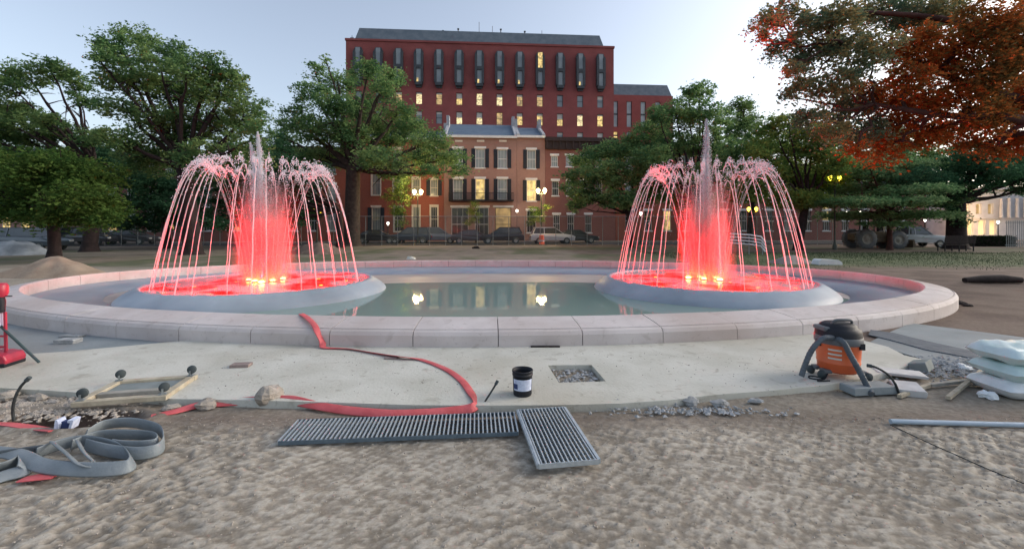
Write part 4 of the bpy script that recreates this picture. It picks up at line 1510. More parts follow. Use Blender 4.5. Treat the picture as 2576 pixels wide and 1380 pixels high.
# autumn tree reaching in from the right
au = []
AUT = [  # px, py, rx, ry, orange?
    (1925, 55, 42, 26, 0), (1985, 30, 55, 34, 0), (2050, 60, 60, 38, 0), (1965, 110, 46, 26, 0), (2030, 130, 55, 34, 0), (1995, 175, 36, 24, 0), (2110, 30, 60, 36, 0), (2200, 20, 70, 36, 0), (2300, 30, 80, 40, 0),
    (2120, 110, 64, 36, 0), (2010, 215, 34, 26, 0), (2060, 220, 44, 34, 0), (1975, 235, 22, 22, 0), (2120, 190, 60, 38, 1), (2040, 285, 44, 30, 1), (2110, 270, 60, 38, 1), (2190, 240, 66, 44, 1), (2200, 120, 66, 40, 0), (2290, 110, 70, 44, 1),
    (2090, 330, 44, 26, 1), (2160, 330, 56, 34, 1), (2235, 320, 56, 40, 1), (2235, 375, 40, 34, 1), (2160, 372, 36, 20, 1), (2300, 250, 70, 48, 1), (2320, 330, 54, 36, 1), (2390, 130, 80, 56, 1), (2400, 250, 70, 50, 1), (2400, 330, 54, 34, 1),
    (2480, 50, 80, 56, 1), (2490, 180, 80, 60, 1), (2480, 290, 64, 44, 1), (2560, 120, 80, 70, 1), (2560, 250, 70, 60, 1), (2560, 350, 60, 44, 1), (2460, 352, 36, 26, 1), (2380, 30, 70, 44, 0), (2290, 190, 60, 40, 1), (2660, 200, 100, 120, 1), (2650, 50, 100, 80, 1),
    (2500, 380, 26, 20, 1), (1915, 90, 26, 16, 0)]
AUT = [(a, b_, c, d, e if (a > 2170 or b_ > 340) else 0) for a, b_, c, d, e in AUT]
T('autumn_tree', 'large tree turning orange and red, its boughs hanging in from the upper right', (18.6, 13.6, GZ), 0.42,
  clumps_from(AUT, 13.0, seed=20, depth=1.8), M['leaf_grey'], 105000, 0.065, M['bark_red'], seed=20, forkz=4.4, cl_size=0.34, droop=0.8, flat=0.8, crown2=M['leaf_orange'],
  boughs=[[dp(2760, 340, 13.5), dp(2600, 262, 13.2), dp(2440, 215, 13), dp(2290, 150, 12.8), dp(2120, 112, 12.6)],
          [dp(2720, 240, 13.5), dp(2560, 120, 13.2), dp(2380, 50, 13), dp(2150, 30, 13.2)], [dp(2740, 360, 13), dp(2560, 300, 12.6), dp(2380, 290, 12.4), dp(2200, 262, 12.3)]])


# ------------------------------------------------------------------ street lamps
def lamp(px, py, Y, kind, label, group='street lamps along the square', glow=0):
    p = dp(px, py, Y)
    root = empty('street_lamp', (p.x, p.y, GZ), 0, label, 'street lamp', group)
    h = p.z - GZ
    b = MB().lathe([(0.16, 0), (0.15, 0.3), (0.09, 0.5), (0.06, 0.8), (0.045, h - 0.4), (0.07, h - 0.35), (0.03, h - 0.2)], 10)
    b.build('pole', M['lamp_green'], root)
    m_ = {'w': M['lamp_warm'], 'y': M['lamp_yellow'], 's': M['lamp_white']}[kind]
    xs = (-0.36, 0.36) if kind != 's' else (0,)
    if kind != 's':
        MB().tube([(-0.36, 0, h - 0.34), (0, 0, h - 0.42), (0.36, 0, h - 0.34)], 0.035, 6).build('arm', M['lamp_green'], root)
    for x in xs:
        r = {'w': 0.20, 'y': 0.15, 's': 0.13}[kind]
        g = MB().lathe([(0.05, -r - 0.1), (r * 0.7, -r * 0.8), (r, -0.02), (r * 0.86, r * 0.6), (r * 0.45, r * 0.95), (0.001, r * 1.1)], 14, (x, 0, h)).build('globe', m_, root)
        MB().lathe([(r * 0.4, r * 1.0), (r * 0.25, r * 1.3), (0.01, r * 1.7)], 8, (x, 0, h)).build('finial', M['lamp_green'], g)
    if glow:
        ld = bpy.data.lights.new('street_light', 'POINT')
        ld.energy = glow
        ld.color = (1.0, 0.66, 0.28)
        ld.shadow_soft_size = 0.25
        lo = bpy.data.objects.new('street_light', ld)
        COL.objects.link(lo)
        lo.parent = root
        lo.location = (0, -0.6, h + 0.1)
    return root


lamp(1051, 482, 45.5, 'w', 'lit twin globe lamp in front of the warm red house', glow=420)
lamp(1362, 479, 45.5, 'w', 'lit twin globe lamp between the narrow house and the black cornice', glow=420)
lamp(797, 528, 40, 'y', 'dim yellow twin lamp seen through the split-plume fountain')
lamp(1893, 525, 41, 'y', 'dim yellow twin lamp seen through the streams right of the tall plume')
lamp(2100, 446, 33.5, 'y', 'yellow twin lamp glowing among the branches of the layered young tree')
lamp(2130, 535, 47, 's', 'small white street light left above the tractor wheel')
lamp(2163, 534, 47, 's', 'brightest white street light just above the tractor wheel')
lamp(2327, 552, 47, 's', 'small white street light left of the black trunk')
lamp(1612, 536, 44, 's', 'single white light seen through the leftmost streams of the tall-plume fountain')
lamp(976, 561, 47, 's', 'small white light by the door of the warm red house')
lamp(2511, 558, 55, 's', 'small white light against the pale stone hall')
wl_ = empty('wall_lantern', dp(1300, 531, 51.6) , TH, 'small warm lantern on the wall between the two middle houses', 'lantern')
MB().box(-0.03, 0.03, -0.3, 0.3, -0.02, 0.02).build('bracket', M['iron'], wl_)
MB().lathe([(0.06, -0.14), (0.13, -0.05), (0.12, 0.12), (0.01, 0.2)], 8, (0, -0.34, 0)).build('lantern_glass', M['lamp_white'], wl_)

# ------------------------------------------------------------------ cars
CARP = {
    'suv': dict(L=4.7, W=1.9, H=1.72, low=[(-2.35, 0.35), (-2.35, 0.85), (-2.2, 1.02), (-1.9, 1.08), (0.95, 1.05), (1.35, 1.02), (2.2, 0.88), (2.35, 0.7), (2.33, 0.35)],
                cab=[(-2.15, 1.06), (-1.85, 1.66), (-1.4, 1.74), (0.2, 1.72), (1.15, 1.04)]),
    'sedan': dict(L=4.6, W=1.82, H=1.45, low=[(-2.3, 0.32), (-2.3, 0.8), (-2.1, 0.98), (-1.5, 1.02), (0.95, 0.95), (2.1, 0.8), (2.3, 0.62), (2.28, 0.32)],
                  cab=[(-1.75, 1.0), (-1.0, 1.42), (-0.1, 1.46), (0.35, 1.42), (1.15, 0.96)]),
    'pickup': dict(L=5.4, W=1.95, H=1.85, low=[(-2.7, 0.45), (-2.7, 1.15), (-0.6, 1.15), (0.95, 1.12), (2.45, 1.02), (2.68, 0.8), (2.66, 0.42)],
                   cab=[(-0.75, 1.14), (-0.6, 1.82), (0.35, 1.86), (1.2, 1.12)]),
}


def car(kind, px, Y, rz, paint, label, flip=1, group='cars parked along the street', z=0.012, py=None):
    P = CARP[kind]
    x = (px - CX) / FPX * Y
    root = empty('parked_car', (x, Y, z), rz, label, 'car', group)
    W_, low, cab = P['W'], P['low'], P['cab']
    pm = mat('paint', paint, tuple(c * 1.15 + 0.003 for c in paint), 0.3, 1.0, spec=0.5, coat=0.6)
    S = Matrix.Scale(flip, 4, (1, 0, 0)) if flip < 0 else Matrix.Identity(4)
    tp = [0.04 if z_ < 0.5 else (0.0 if z_ < 0.9 else 0.06) for _, z_ in low]
    b = MB().prism(low, -W_ / 2, W_ / 2, S, tp)
    b.build('body', pm, root, bevel=0.05)
    tp = [0.10 if z_ < 1.2 else 0.27 for _, z_ in cab]
    # roof and pillars, then the glass slightly inside
    MB().prism(cab, -W_ / 2, W_ / 2, S, tp).build('glasshouse', M['pane_dark'], root, bevel=0.04)
    r = MB()
    zt = max(c[1] for c in cab)
    top = [c for c in cab if c[1] > zt - 0.12]
    xa, xb = min(c[0] for c in top), max(c[0] for c in top)
    r.prism([(xa - 0.06, zt - 0.08), (xb + 0.06, zt - 0.09), (xb, zt + 0.015), (xa, zt + 0.015)], -W_ / 2 + 0.26, W_ / 2 - 0.26, S)
    for sy in (-1, 1):
        yb, yt = sy * (W_ / 2 - 0.095), sy * (W_ / 2 - 0.262)
        for (xa_, za_), (xb_, zb_2) in ((cab[0], top[0] if top else cab[1]), (cab[-1], top[-1])):
            r.bar((xa_ * (flip), yb, za_), (xb_ * (flip), yt, zb_2), 0.07, 0.05)
        xm = (xa + xb) / 2 - 0.1
        r.bar((xm * flip, yb, cab[0][1]), (xm * flip, yt, zt - 0.03), 0.06, 0.05)
    r.build('roof', pm, root)
    for sx in (-1, 1):
        for sy in (-1, 1):
            wx = sx * P['L'] * 0.31
            wh = Matrix.Translation((wx, sy * (W_ / 2 - 0.11), 0.34)) @ Matrix.Rotation(R(90) * (1 if sy < 0 else -1), 4, 'X')
            t_ = MB().lathe([(0.19, -0.1), (0.32, -0.11), (0.34, -0.07), (0.34, 0.09), (0.32, 0.115), (0.2, 0.11)], 20, M=wh).build('tyre', M['rubber'], root)
            MB().lathe([(0.2, 0.10), (0.17, 0.085), (0.05, 0.10), (0.001, 0.105)], 12, M=wh).build('rim', M['rim_metal'], t_)
    e = low[-2][0] * flip
    zl = low[-2][1]
    for sy in (-1, 1):
        MB().box(e - 0.06, e + 0.035, sy * (W_ / 2 - 0.3) - 0.16, sy * (W_ / 2 - 0.3) + 0.16, zl - 0.06, zl + 0.09).build('headlight', M['head_light'], root)
        e2 = low[1][0] * flip
        MB().box(e2 - 0.035, e2 + 0.06, sy * (W_ / 2 - 0.22) - 0.1, sy * (W_ / 2 - 0.22) + 0.1, low[1][1] - 0.2, low[1][1]).build('tail_light', M['tail_light'], root)
    return root


car('sedan', 950, 46.0, TH, (0.02, 0.022, 0.028), 'black saloon car parked by the trunk of the spreading oak')
car('suv', 1032, 46.3, TH, (0.03, 0.045, 0.07), 'dark blue sport utility car beneath the twin lamp, left end of the middle cars', flip=-1)
car('suv', 1100, 46.8, TH, (0.10, 0.13, 0.18), 'blue-grey sport utility car parked in front of the warm red house')
car('sedan', 1190, 45.8, TH, (0.05, 0.05, 0.06), 'grey saloon car parked before the shop openings')
car('suv', 1262, 46.0, TH, (0.012, 0.014, 0.02), 'black sport utility car parked before the lit shop opening', flip=-1)
car('suv', 1388, 46.0, TH, (0.62, 0.64, 0.66), 'white sport utility car behind the small orange barrel')
car('sedan', 1450, 47.2, TH, (0.03, 0.04, 0.045), 'dark saloon car just beyond the white one')
car('pickup', 2290, 38.5, R(-6), (0.45, 0.50, 0.55), 'silver pickup truck behind the thin trunk of the young tree', z=GZ, group='vehicles at the right edge of the square')
car('suv', 78, 33.0, R(3), (0.05, 0.07, 0.09), 'dark blue-grey sport utility car further back behind the sand pile', z=GZ, group='vehicles left of the square')
car('suv', 225, 42.0, TH, (0.02, 0.022, 0.03), 'black sport utility car under the bright green left tree')
car('sedan', 330, 43.5, TH, (0.03, 0.03, 0.035), 'dark saloon car in deep shade left of the split-plume fountain')

# tractor
tr = empty('tractor', (dp(2200, 600, 36.2).x, 36.2, GZ), R(-3), 'brown work tractor with two big pale-rimmed wheels behind the lawn', 'tractor')
for x, r_ in ((-1.25, 0.80), (1.25, 0.72)):
    for sy in (-1, 1):
        wh = Matrix.Translation((x, sy * 0.75, r_)) @ Matrix.Rotation(R(90) * (1 if sy < 0 else -1), 4, 'X')
        t_ = MB().lathe([(r_ * 0.55, -0.2), (r_ * 0.92, -0.2), (r_, -0.12), (r_, 0.12), (r_ * 0.92, 0.2), (r_ * 0.55, 0.2)], 26, M=wh)
        for q in range(18):
            a = 2 * math.pi * q / 18
            t_.box(r_ * 0.93, r_ * 1.05, -0.05, 0.05, -0.18, 0.18, wh @ Matrix.Rotation(a, 4, 'Z'))
        t_ = t_.build('tyre', M['grey_plastic'], tr)
        MB().lathe([(r_ * 0.56, 0.19), (r_ * 0.50, 0.1), (r_ * 0.2, 0.12), (r_ * 0.15, 0.2), (0.001, 0.2)], 16, M=wh).build('rim', M['wood_grey'], t_)
MB().prism([(-1.9, 0.7), (-1.9, 1.25), (-0.9, 1.45), (0.7, 1.4), (2.0, 1.15), (2.1, 0.6), (0.5, 0.5)], -0.45, 0.45).build('body', M['tractor'], tr, bevel=0.05)
b = MB()
for x in (-0.9, 0.35):
    for y in (-0.5, 0.5): b.bar((x, y, 1.35), (x * 0.9, y * 0.9, 2.45), 0.07, 0.07)
b.box(-1.05, 0.5, -0.6, 0.6, 2.45, 2.53)
b.build('roll_cage', M['bay_metal'], tr)
MB().box(-0.7, -0.2, -0.25, 0.25, 1.42, 1.55).box(-0.8, -0.7, -0.25, 0.25, 1.42, 1.95).build('seat', M['black_plastic'], tr)
MB().prism([(2.4, 0.1), (3.0, 0.08), (3.05, 0.2), (2.6, 0.35), (2.5, 0.75), (2.4, 0.75)], -0.85, 0.85).bar((1.2, -0.5, 1.0), (2.5, -0.5, 0.5), 0.08, 0.12).bar((1.2, 0.5, 1.0), (2.5, 0.5, 0.5), 0.08, 0.12).build('bucket', M['tractor'], tr)

# ------------------------------------------------------------------ mid-ground things
p = gp(2413, 632, GZ)
bench = empty('park_bench', p, R(2), 'dark park bench seen from behind, under the black tree trunk', 'bench')
wd = 1.18
for k in range(5):
    MB().box(-wd, wd, 0.0 + k * 0.11, 0.085 + k * 0.11, 0.44, 0.475).build('seat_slat', M['dark_log'], bench)
for k in range(5):
    MB().box(-wd, wd, -0.06 - 0.02 * k, -0.03 - 0.02 * k, 0.56 + k * 0.12, 0.665 + k * 0.12).build('back_slat', M['dark_log'], bench)
for x in (-wd + 0.1, 0, wd - 0.1):
    MB().bar((x, 0.0, 0), (x, 0.0, 0.44), 0.05, 0.06).build('leg', M['iron'], bench)
    MB().bar((x, 0.5, 0), (x, 0.5, 0.44), 0.05, 0.06).build('leg', M['iron'], bench)
    MB().bar((x, -0.02, 0.44), (x, -0.14, 1.16), 0.05, 0.03).build('back_support', M['iron'], bench)

# pale slatted bench end, seen through the right streams
p = gp(1880, 640, GZ)
wb = empty('slatted_barrier', p, R(-25), 'pale curved slatted barrier seen through the streams of the tall-plume fountain', 'barrier')
for k in range(4):
    z = 0.55 + k * 0.2
    MB().tube([(-1.0, 0, z + 0.18), (0.2, 0, z + 0.10), (0.75, 0, z), (1.0, 0.0, z - 0.35)], 0.045, 6).build('rail', M['trim_white'], wb)
for x in (-0.9, 0.1, 0.85):
    MB().bar((x, 0.05, 0), (x, 0.05, 1.25 - max(0, x) * 0.3), 0.05, 0.05).build('post', M['galv'], wb)

p = gp(1358, 613, GZ)
cone = empty('traffic_barrel', (p.x, p.y - 3, GZ), 0, 'small orange traffic barrel in front of the white car', 'barrel')
MB().lathe([(0.001, 0), (0.34, 0), (0.34, 0.06), (0.27, 0.08), (0.25, 0.95), (0.2, 1.0), (0.001, 1.0)], 16).build('body', M['cone_orange'], cone)
MB().lathe([(0.272, 0.35), (0.268, 0.5)], 16).build('band', M['trim_white'], cone)

hd = empty('hedge', (dp(2485, 590, 40).x, 40, GZ), 0, 'low dark clipped hedge in front of the pale stone hall', 'hedge')
rs = np.random.default_rng(50)
m_ = 9000
P = rs.uniform((-2.2, -0.5, 0.0), (2.2, 0.5, 0.98), (m_, 3))
a = rs.normal(size=(m_, 3)); u = rs.normal(size=(m_, 3))
V = np.stack([P - a * 0.05, P + u * 0.03, P + a * 0.05, P - u * 0.03], 1).reshape(-1, 3)
mesh_np('foliage', V, np.arange(4 * m_).reshape(-1, 4), M['hedge'], hd)
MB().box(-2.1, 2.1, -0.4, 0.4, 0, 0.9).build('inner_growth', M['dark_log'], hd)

gf = empty('picket_fence', (dp(2532, 598, 37).x, 37, GZ), 0, 'pale upright-bar fence panels at the right edge before the hall', 'fence')
for k in range(30):
    MB().box(k * 0.16, k * 0.16 + 0.035, 0, 0.035, 0.05, 2.35).build('picket', M['galv'], gf)
MB().box(-0.05, 4.9, 0.036, 0.07, 0.2, 0.26).box(-0.05, 4.9, 0.036, 0.07, 2.15, 2.21).build('rail', M['galv'], gf)


def lump(name, label, cat, p, rx, ry, h, m_, seed=0, group=None, pw=1.3, n=40, rz=0, rough=0.12):
    rs = np.random.default_rng(seed)
    nr = 14
    vs, fs = [(0, 0, h)], []
    for i in range(1, nr + 1):
        t = i / nr
        for k in range(n):
            a = 2 * math.pi * k / n
            w = 1 + rough * math.sin(3 * a + seed) + rough * 0.6 * math.sin(7 * a + seed * 2)
            x, y = rx * t * w * math.cos(a), ry * t * w * math.sin(a)
            z = h * max(0, (1 - t ** pw)) + float(vnoise(np.array(x * 3 + 9), np.array(y * 3 + 9), seed)) * h * 0.12 * (1 - t) * 2 - 0.02 * t
            vs.append((x, y, z))
    for k in range(n):
        fs.append((0, 1 + k, 1 + (k + 1) % n))
    for i in range(nr - 1):
        for k in range(n):
            a0, a1 = 1 + i * n + k, 1 + i * n + (k + 1) % n
            fs.append((a0, a0 + n, a1 + n, a1))
    b = MB()
    b.add(vs, fs, True)
    o = b.build(name, m_, label=label, cat=cat, group=group)
    o.location = p
    o.rotation_euler = (0, 0, rz)
    return o


lump('sand_pile', 'broad tan heap of sand outside the left end of the pool', 'sand pile', gp(140, 692, GZ), 1.75, 1.1, 0.60, M['sand'], 3, pw=1.15)
lump('covered_stack', 'low stack under a pale grey tarpaulin beyond the sand pile at the left edge', 'covered stack', gp(30, 640, GZ), 2.3, 1.2, 0.82, M['tarp'], 12, pw=2.2, rough=0.04)
lump('dirt_mound', 'brown mound of earth behind the pool, between the left streams and the grass', 'dirt mound', gp(800, 637, GZ), 1.9, 1.2, 0.7, M['soil'], 5, pw=1.4)
lump('dirt_mound', 'low pale mound behind the far rim beside the tall-plume fountain', 'dirt mound', gp(1990, 662, GZ), 1.1, 0.7, 0.35, M['paving'], 8, pw=1.4)


def rock(name, label, cat, p, s, m_, seed=0, group=None, parent=None, rz=0, amp=0.22):
    rs = np.random.default_rng(seed)
    b = MB()
    nu, nv = 12, 8
    vs, fs = [], []
    ph = rs.uniform(0, 6, 4)
    for j in range(nv + 1):
        v = math.pi * j / nv
        for i in range(nu):
            a = 2 * math.pi * i / nu
            d = 1 + amp * math.sin(2 * a + ph[0]) * math.sin(v) + amp * 0.7 * math.sin(3 * a + 2 * v + ph[1]) * math.sin(v) + amp * 0.5 * math.sin(5 * v + a + ph[2])
            vs.append((s[0] * d * math.sin(v) * math.cos(a), s[1] * d * math.sin(v) * math.sin(a), s[2] * d * math.cos(v)))
    for j in range(nv):
        for i in range(nu):
            i2 = (i + 1) % nu
            fs.append((j * nu + i, j * nu + i2, (j + 1) * nu + i2, (j + 1) * nu + i))
    b.add(vs, fs)
    o = b.build(name, m_, parent, label=label, cat=cat, group=group)
    o.location = p
    o.rotation_euler = (0, 0, rz)
    return o


p = gp(2497, 712, GZ)
lg = MB().tube([(-0.85, 0, 0.09), (-0.3, 0.02, 0.12), (0.3, 0.0, 0.13), (0.8, -0.05, 0.10)], [0.08, 0.12, 0.13, 0.09], 9).build('log', M['dark_log'], label='blackened log lying on the brown earth at the right', cat='log')
lg.location = p
for i, (px, py, s) in enumerate(((2395, 765, 0.09), (2420, 770, 0.06), (2380, 752, 0.05))):
    rock('stone', ('largest', 'middle', 'smallest')[i] + ' dark stone beside the right end of the pool rim', 'stone', gp(px, py, GZ) + Vector((0.12, 0, s * 0.3)), (s * 1.5, s, s * 0.6), M['dark_log'], 60 + i)
rock('stone', 'pale stone resting on the ground behind the middle of the far rim', 'stone', gp(1033, 652, GZ), (0.22, 0.15, 0.16), M['trim'], 70)
rock('stone', 'black lump on the earth behind the far rim', 'stone', gp(1198, 625, GZ) , (0.28, 0.2, 0.2), M['dark_log'], 71)
b = MB().prism([(-0.55, 0), (0.55, 0), (0.5, 0.14), (0.35, 0.22), (-0.4, 0.26), (-0.5, 0.2)], -0.25, 0.25)
o = b.build('concrete_block', M['trim_white'], label='pale broken concrete block behind the far rim, right of the tall-plume fountain', cat='block')
o.location = gp(2080, 665, GZ)

# lawn
rs = np.random.default_rng(77)
m_ = 16000
X = rs.uniform(9, 38, m_)
Y = 17.8 + 12.5 * rs.random(m_) ** 0.7 + 1.5 * np.sin(X * 0.9) * 0.4
h = rs.uniform(0.02, 0.06, m_)
an = rs.uniform(0, math.pi, m_)
w = 0.02
P = np.stack([X, Y, np.full(m_, GZ - 0.01)], 1)
dx = np.stack([np.cos(an) * w, np.sin(an) * w, np.zeros(m_)], 1)
tip = P + np.stack([rs.normal(0, 0.02, m_), rs.normal(0, 0.02, m_), h], 1)
V = np.stack([P - dx, P + dx, tip], 1).reshape(-1, 3)
o = mesh_np('grass', V, np.arange(3 * m_).reshape(-1, 3), M['grass'])
tag(o, 'short dark green grass of the lawn under the young tree', 'grass', None, 'stuff')

# ------------------------------------------------------------------ foreground: slabs
back = []
for k in range(41):      # follows the rim
    x = -5.2 + (5.9 + 5.2) * k / 40
    c = (x - PC.x) / (PA + RIM_W)
    back.append((x, PC.y - (PB + RIM_W) * math.sqrt(1 - c * c) + 0.02))
fr = [gp(px, py, 0) for px, py in slab_front]
right = [gp(px, py, 0) for px, py in ((2150, 955), (2235, 935), (2330, 905), (2275, 893), (2235, 872), (2170, 855))]
left = [gp(px, py, 0) for px, py in ((160, 884), (60, 890), (-260, 902))]
back = [q for q in back if -4.75 < q[0] < 5.0]
outline = [(q.x, q.y) for q in fr] + [(q.x, q.y) for q in right] + list(reversed(back)) + [(q.x, q.y) for q in left]
# roughen the long straight edges a little
pit = [(q.x, q.y) for q in (gp(1378, 918), gp(1488, 917), gp(1524, 958), gp(1406, 962))]
b = MB().plate(outline, -0.13, 0.0, [list(reversed(pit))])
o = b.build('concrete_slab', M['concrete_new'], label='pale new concrete slab in front of the pool with a square opening', kind='structure')

lp = [(q.x, q.y) for q in (gp(-260, 899, 0), gp(60, 889, 0), gp(165, 883, 0), gp(300, 853, 0))]
c_ = []
for k in range(12):
    x = -5.1 - 5.5 * k / 11
    c = (x - PC.x) / (PA + RIM_W)
    c_.append((x, PC.y - (PB + RIM_W) * math.sqrt(1 - c * c) + 0.02))
lowp = [(-9.5, 4.6)] + [(-5.9, 5.45), (-5.0, 5.5)] + [(-4.72, 6.15)] + c_
b = MB().plate([(-9.5, 5.2), (-5.85, 5.45), (-5.3, 5.58), (-4.85, 6.1)] + c_[1:], -0.13, -0.03)
b.build('old_slab', M['concrete_grey'], label='lower grey concrete strip between the new slab and the left rim', kind='structure')

rp = [gp(px, py, -0.03) for px, py in ((2185, 862), (2215, 845), (2290, 812), (2420, 828), (2576, 848), (2760, 872), (2760, 950), (2576, 925), (2480, 905), (2360, 915), (2290, 893))]
MB().plate([(q.x, q.y) for q in rp], -0.13, -0.03).build('grey_path', M['concrete_grey'], label='blue-grey concrete path curving away past the vacuum cleaner', kind='structure')
mt = [gp(px, py, -0.026) for px, py in ((2190, 822 + 8), (2250, 838), (2330, 858), (2440, 882), (2560, 892), (2700, 898), (2700, 915), (2560, 908), (2440, 900), (2330, 880), (2250, 858), (2185, 842))]
MB().plate([(q.x, q.y) for q in mt], -0.028, -0.018).build('rubber_mat', M['matting'], label='dark strip of matting lying along the blue-grey path', cat='mat')


# ------------------------------------------------------------------ scattered stones
def chips(name, label, cnt, area, sz, m_, seed, zf, cat='gravel'):
    rs = np.random.default_rng(seed)
    x, y = area(rs, cnt)
    s = rs.uniform(sz[0], sz[1], cnt)
    base = np.array([(1, 0, 0), (0, 1, 0), (-1, 0, 0), (0, -1, 0), (0.1, 0.1, 0.8), (0, 0, -0.8)])
    J = 1 + rs.uniform(-0.35, 0.35, (cnt, 6, 1))
    an = rs.uniform(0, 6.28, cnt)
    B = base[None] * J
    ca, sa = np.cos(an)[:, None], np.sin(an)[:, None]
    BX, BY = B[..., 0] * ca - B[..., 1] * sa, B[..., 0] * sa + B[..., 1] * ca
    el = rs.uniform(0.6, 1.3, cnt)[:, None]
    V = np.stack([x[:, None] + BX * s[:, None] * el, y[:, None] + BY * s[:, None], zf(x, y)[:, None] + B[..., 2] * s[:, None] * 0.7], -1)
    F = np.array([(0, 1, 4), (1, 2, 4), (2, 3, 4), (3, 0, 4), (1, 0, 5), (2, 1, 5), (3, 2, 5), (0, 3, 5)])
    F = (F[None] + 6 * np.arange(cnt)[:, None, None]).reshape(-1, 3)
    o = mesh_np(name, V.reshape(-1, 3), F, m_)
    return tag(o, label, cat, None, 'stuff')


flat_z = lambda x, y: np.full(len(x), GZ + 0.0)
chips('gravel', 'small loose stones scattered over the trampled ground in front', 5200, lambda r, n: (r.uniform(-4.6, 4.6, n), 1.3 + 2.5 * r.random(n)), (0.003, 0.010), M['rock'], 1, flat_z)
chips('crumbs', 'grey concrete crumbs lying along the front edge of the slab', 260, lambda r, n: (gp(1740, 1020).x + r.normal(0, 0.38, n), 3.88 + r.normal(0, 0.05, n)), (0.005, 0.026), M['rubble'], 2, lambda x, y: np.full(len(x), GZ + 0.01), 'rubble')
chips('debris', 'grey debris scattered between the path and the timber at the right', 1300, lambda r, n: (r.normal(5.2, 0.55, n), r.normal(5.05, 0.22, n)), (0.006, 0.03), M['rubble'], 3, lambda x, y: np.full(len(x), GZ + 0.02), 'rubble')
chips('pebbles', 'brown stones and clods around the dark hole at the left', 900, lambda r, n: (r.normal(-4.35, 0.45, n), r.normal(3.95, 0.13, n)), (0.008, 0.035), M['rock'], 4, lambda x, y: np.full(len(x), GZ + 0.0), 'rubble')
chips('pit_rubble', 'broken grey rubble lying in the square opening of the slab', 170, lambda r, n: (r.uniform(pit[0][0] + 0.06, pit[2][0] - 0.05, n), r.uniform(pit[3][1] + 0.02, pit[0][1] - 0.02, n)), (0.008, 0.03), M['rubble'], 5, lambda x, y: np.full(len(x), GZ + 0.005), 'rubble')
chips('slab_specks', 'tiny dark crumbs dotted over the pale slab', 260, lambda r, n: (r.uniform(-3.8, 3.4, n), r.uniform(4.1, 5.6, n)), (0.003, 0.008), M['cornice'], 6, lambda x, y: np.full(len(x), 0.001), 'debris')

for i, (px, py, s, lb) in enumerate(((20, 1000, 0.07, 'brown stone at the left edge of the frame beside the black cable'), (95, 1005, 0.06, 'dark brown stone just right of the leaning black cable'), (60, 1022, 0.045, 'flat tan stone between the cable and the dark hole'),
                                     (135, 1015, 0.04, 'small dark stone above the dark hole'), (520, 1022, 0.075, 'pale pinkish stone under the red hose near the dolly'), (430, 1030, 0.05, 'small pinkish stone below the dolly'))):
    rock('stone', lb, 'stone', gp(px, py, GZ) + Vector((0, 0, s * 0.3)), (s * 1.4, s, s * 0.65), M['rock'], 80 + i)
rock('boulder', 'fist-shaped pale boulder pinning the red hose at the slab edge', 'boulder', gp(676, 1008, -0.03) + Vector((0, 0, 0.055)), (0.118, 0.10, 0.09), M['rock'], 93, amp=0.14)
for i, (dx, dy, s) in enumerate(((-0.7, 0.0, 0.05), (0.0, 0.02, 0.06), (0.25, -0.02, 0.05), (0.62, 0.03, 0.04))):
    rock('rubble_lump', ('leftmost', 'largest flat', 'dark-edged', 'rightmost')[i] + ' lump of grey rubble against the slab edge, right of the grating', 'rubble', gp(1740, 1016, GZ) + Vector((dx, dy, 0.02)), (s * 1.5, s, s * 0.6), M['rubble'], 100 + i)


# ------------------------------------------------------------------ gratings
def grating(label, corner_a, corner_b, width, nbars, along, z=-0.012):
    """A flat steel grating from corner a to corner b, bars across (along=False) or lengthwise."""
    a, b_ = Vector((*corner_a, 0)), Vector((*corner_b, 0))
    d = b_ - a
    L_ = d.length
    ang = math.atan2(d.y, d.x)
    root = empty('steel_grating', (a.x, a.y, z), ang, label, 'grating', 'galvanised gratings lying on the sand')
    h = 0.03
    bm_ = None
    for k in range(nbars):
        if along:
            y = width * k / (nbars - 1)
            if bm_ is None:
                bm_ = MB().box(0, L_, -0.0045, 0.0045, 0, h).build('bar', M['steel'], root)
                o = bm_
            else:
                o = bm_.copy(); COL.objects.link(o)
            o.location = (0, y, 0)
        else:
            x = L_ * k / (nbars - 1)
            if bm_ is None:
                bm_ = MB().box(-0.0055, 0.0055, 0, width, 0, h).build('bar', M['steel'], root)
                o = bm_
            else:
                o = bm_.copy(); COL.objects.link(o)
            o.location = (x, 0, 0)
    if along:
        for k in range(int(L_ / 0.05)):
            MB().box(0.02 + k * 0.05, 0.026 + k * 0.05, 0.005, width - 0.005, h - 0.026, h - 0.020).build('cross_rod', M['steel_dark'], root)
        MB().box(-0.006, 0, -0.01, width + 0.01, -0.002, h + 0.002).build('end_plate', M['steel'], root)
        MB().box(L_, L_ + 0.006, -0.01, width + 0.01, -0.002, h + 0.002).build('end_plate', M['steel'], root)
        MB().box(0, L_, -0.02, -0.0048, -0.002, h + 0.003).build('side_plate', M['steel'], root)
        MB().box(0, L_, width + 0.0048, width + 0.02, -0.002, h + 0.003).build('side_plate', M['steel'], root)
    else:
        for k in range(6):
            y = width * (k + 0.5) / 6
            MB().box(0.006, L_ - 0.006, y - 0.003, y + 0.003, h - 0.026, h - 0.020).build('cross_rod', M['steel_dark'], root)
        MB().box(0, L_, -0.006, 0, -0.002, h * 0.9).build('side_plate', M['steel_dark'], root)
        MB().box(0, L_, width, width + 0.006, -0.002, h * 0.9).build('side_plate', M['steel_dark'], root)
    return root


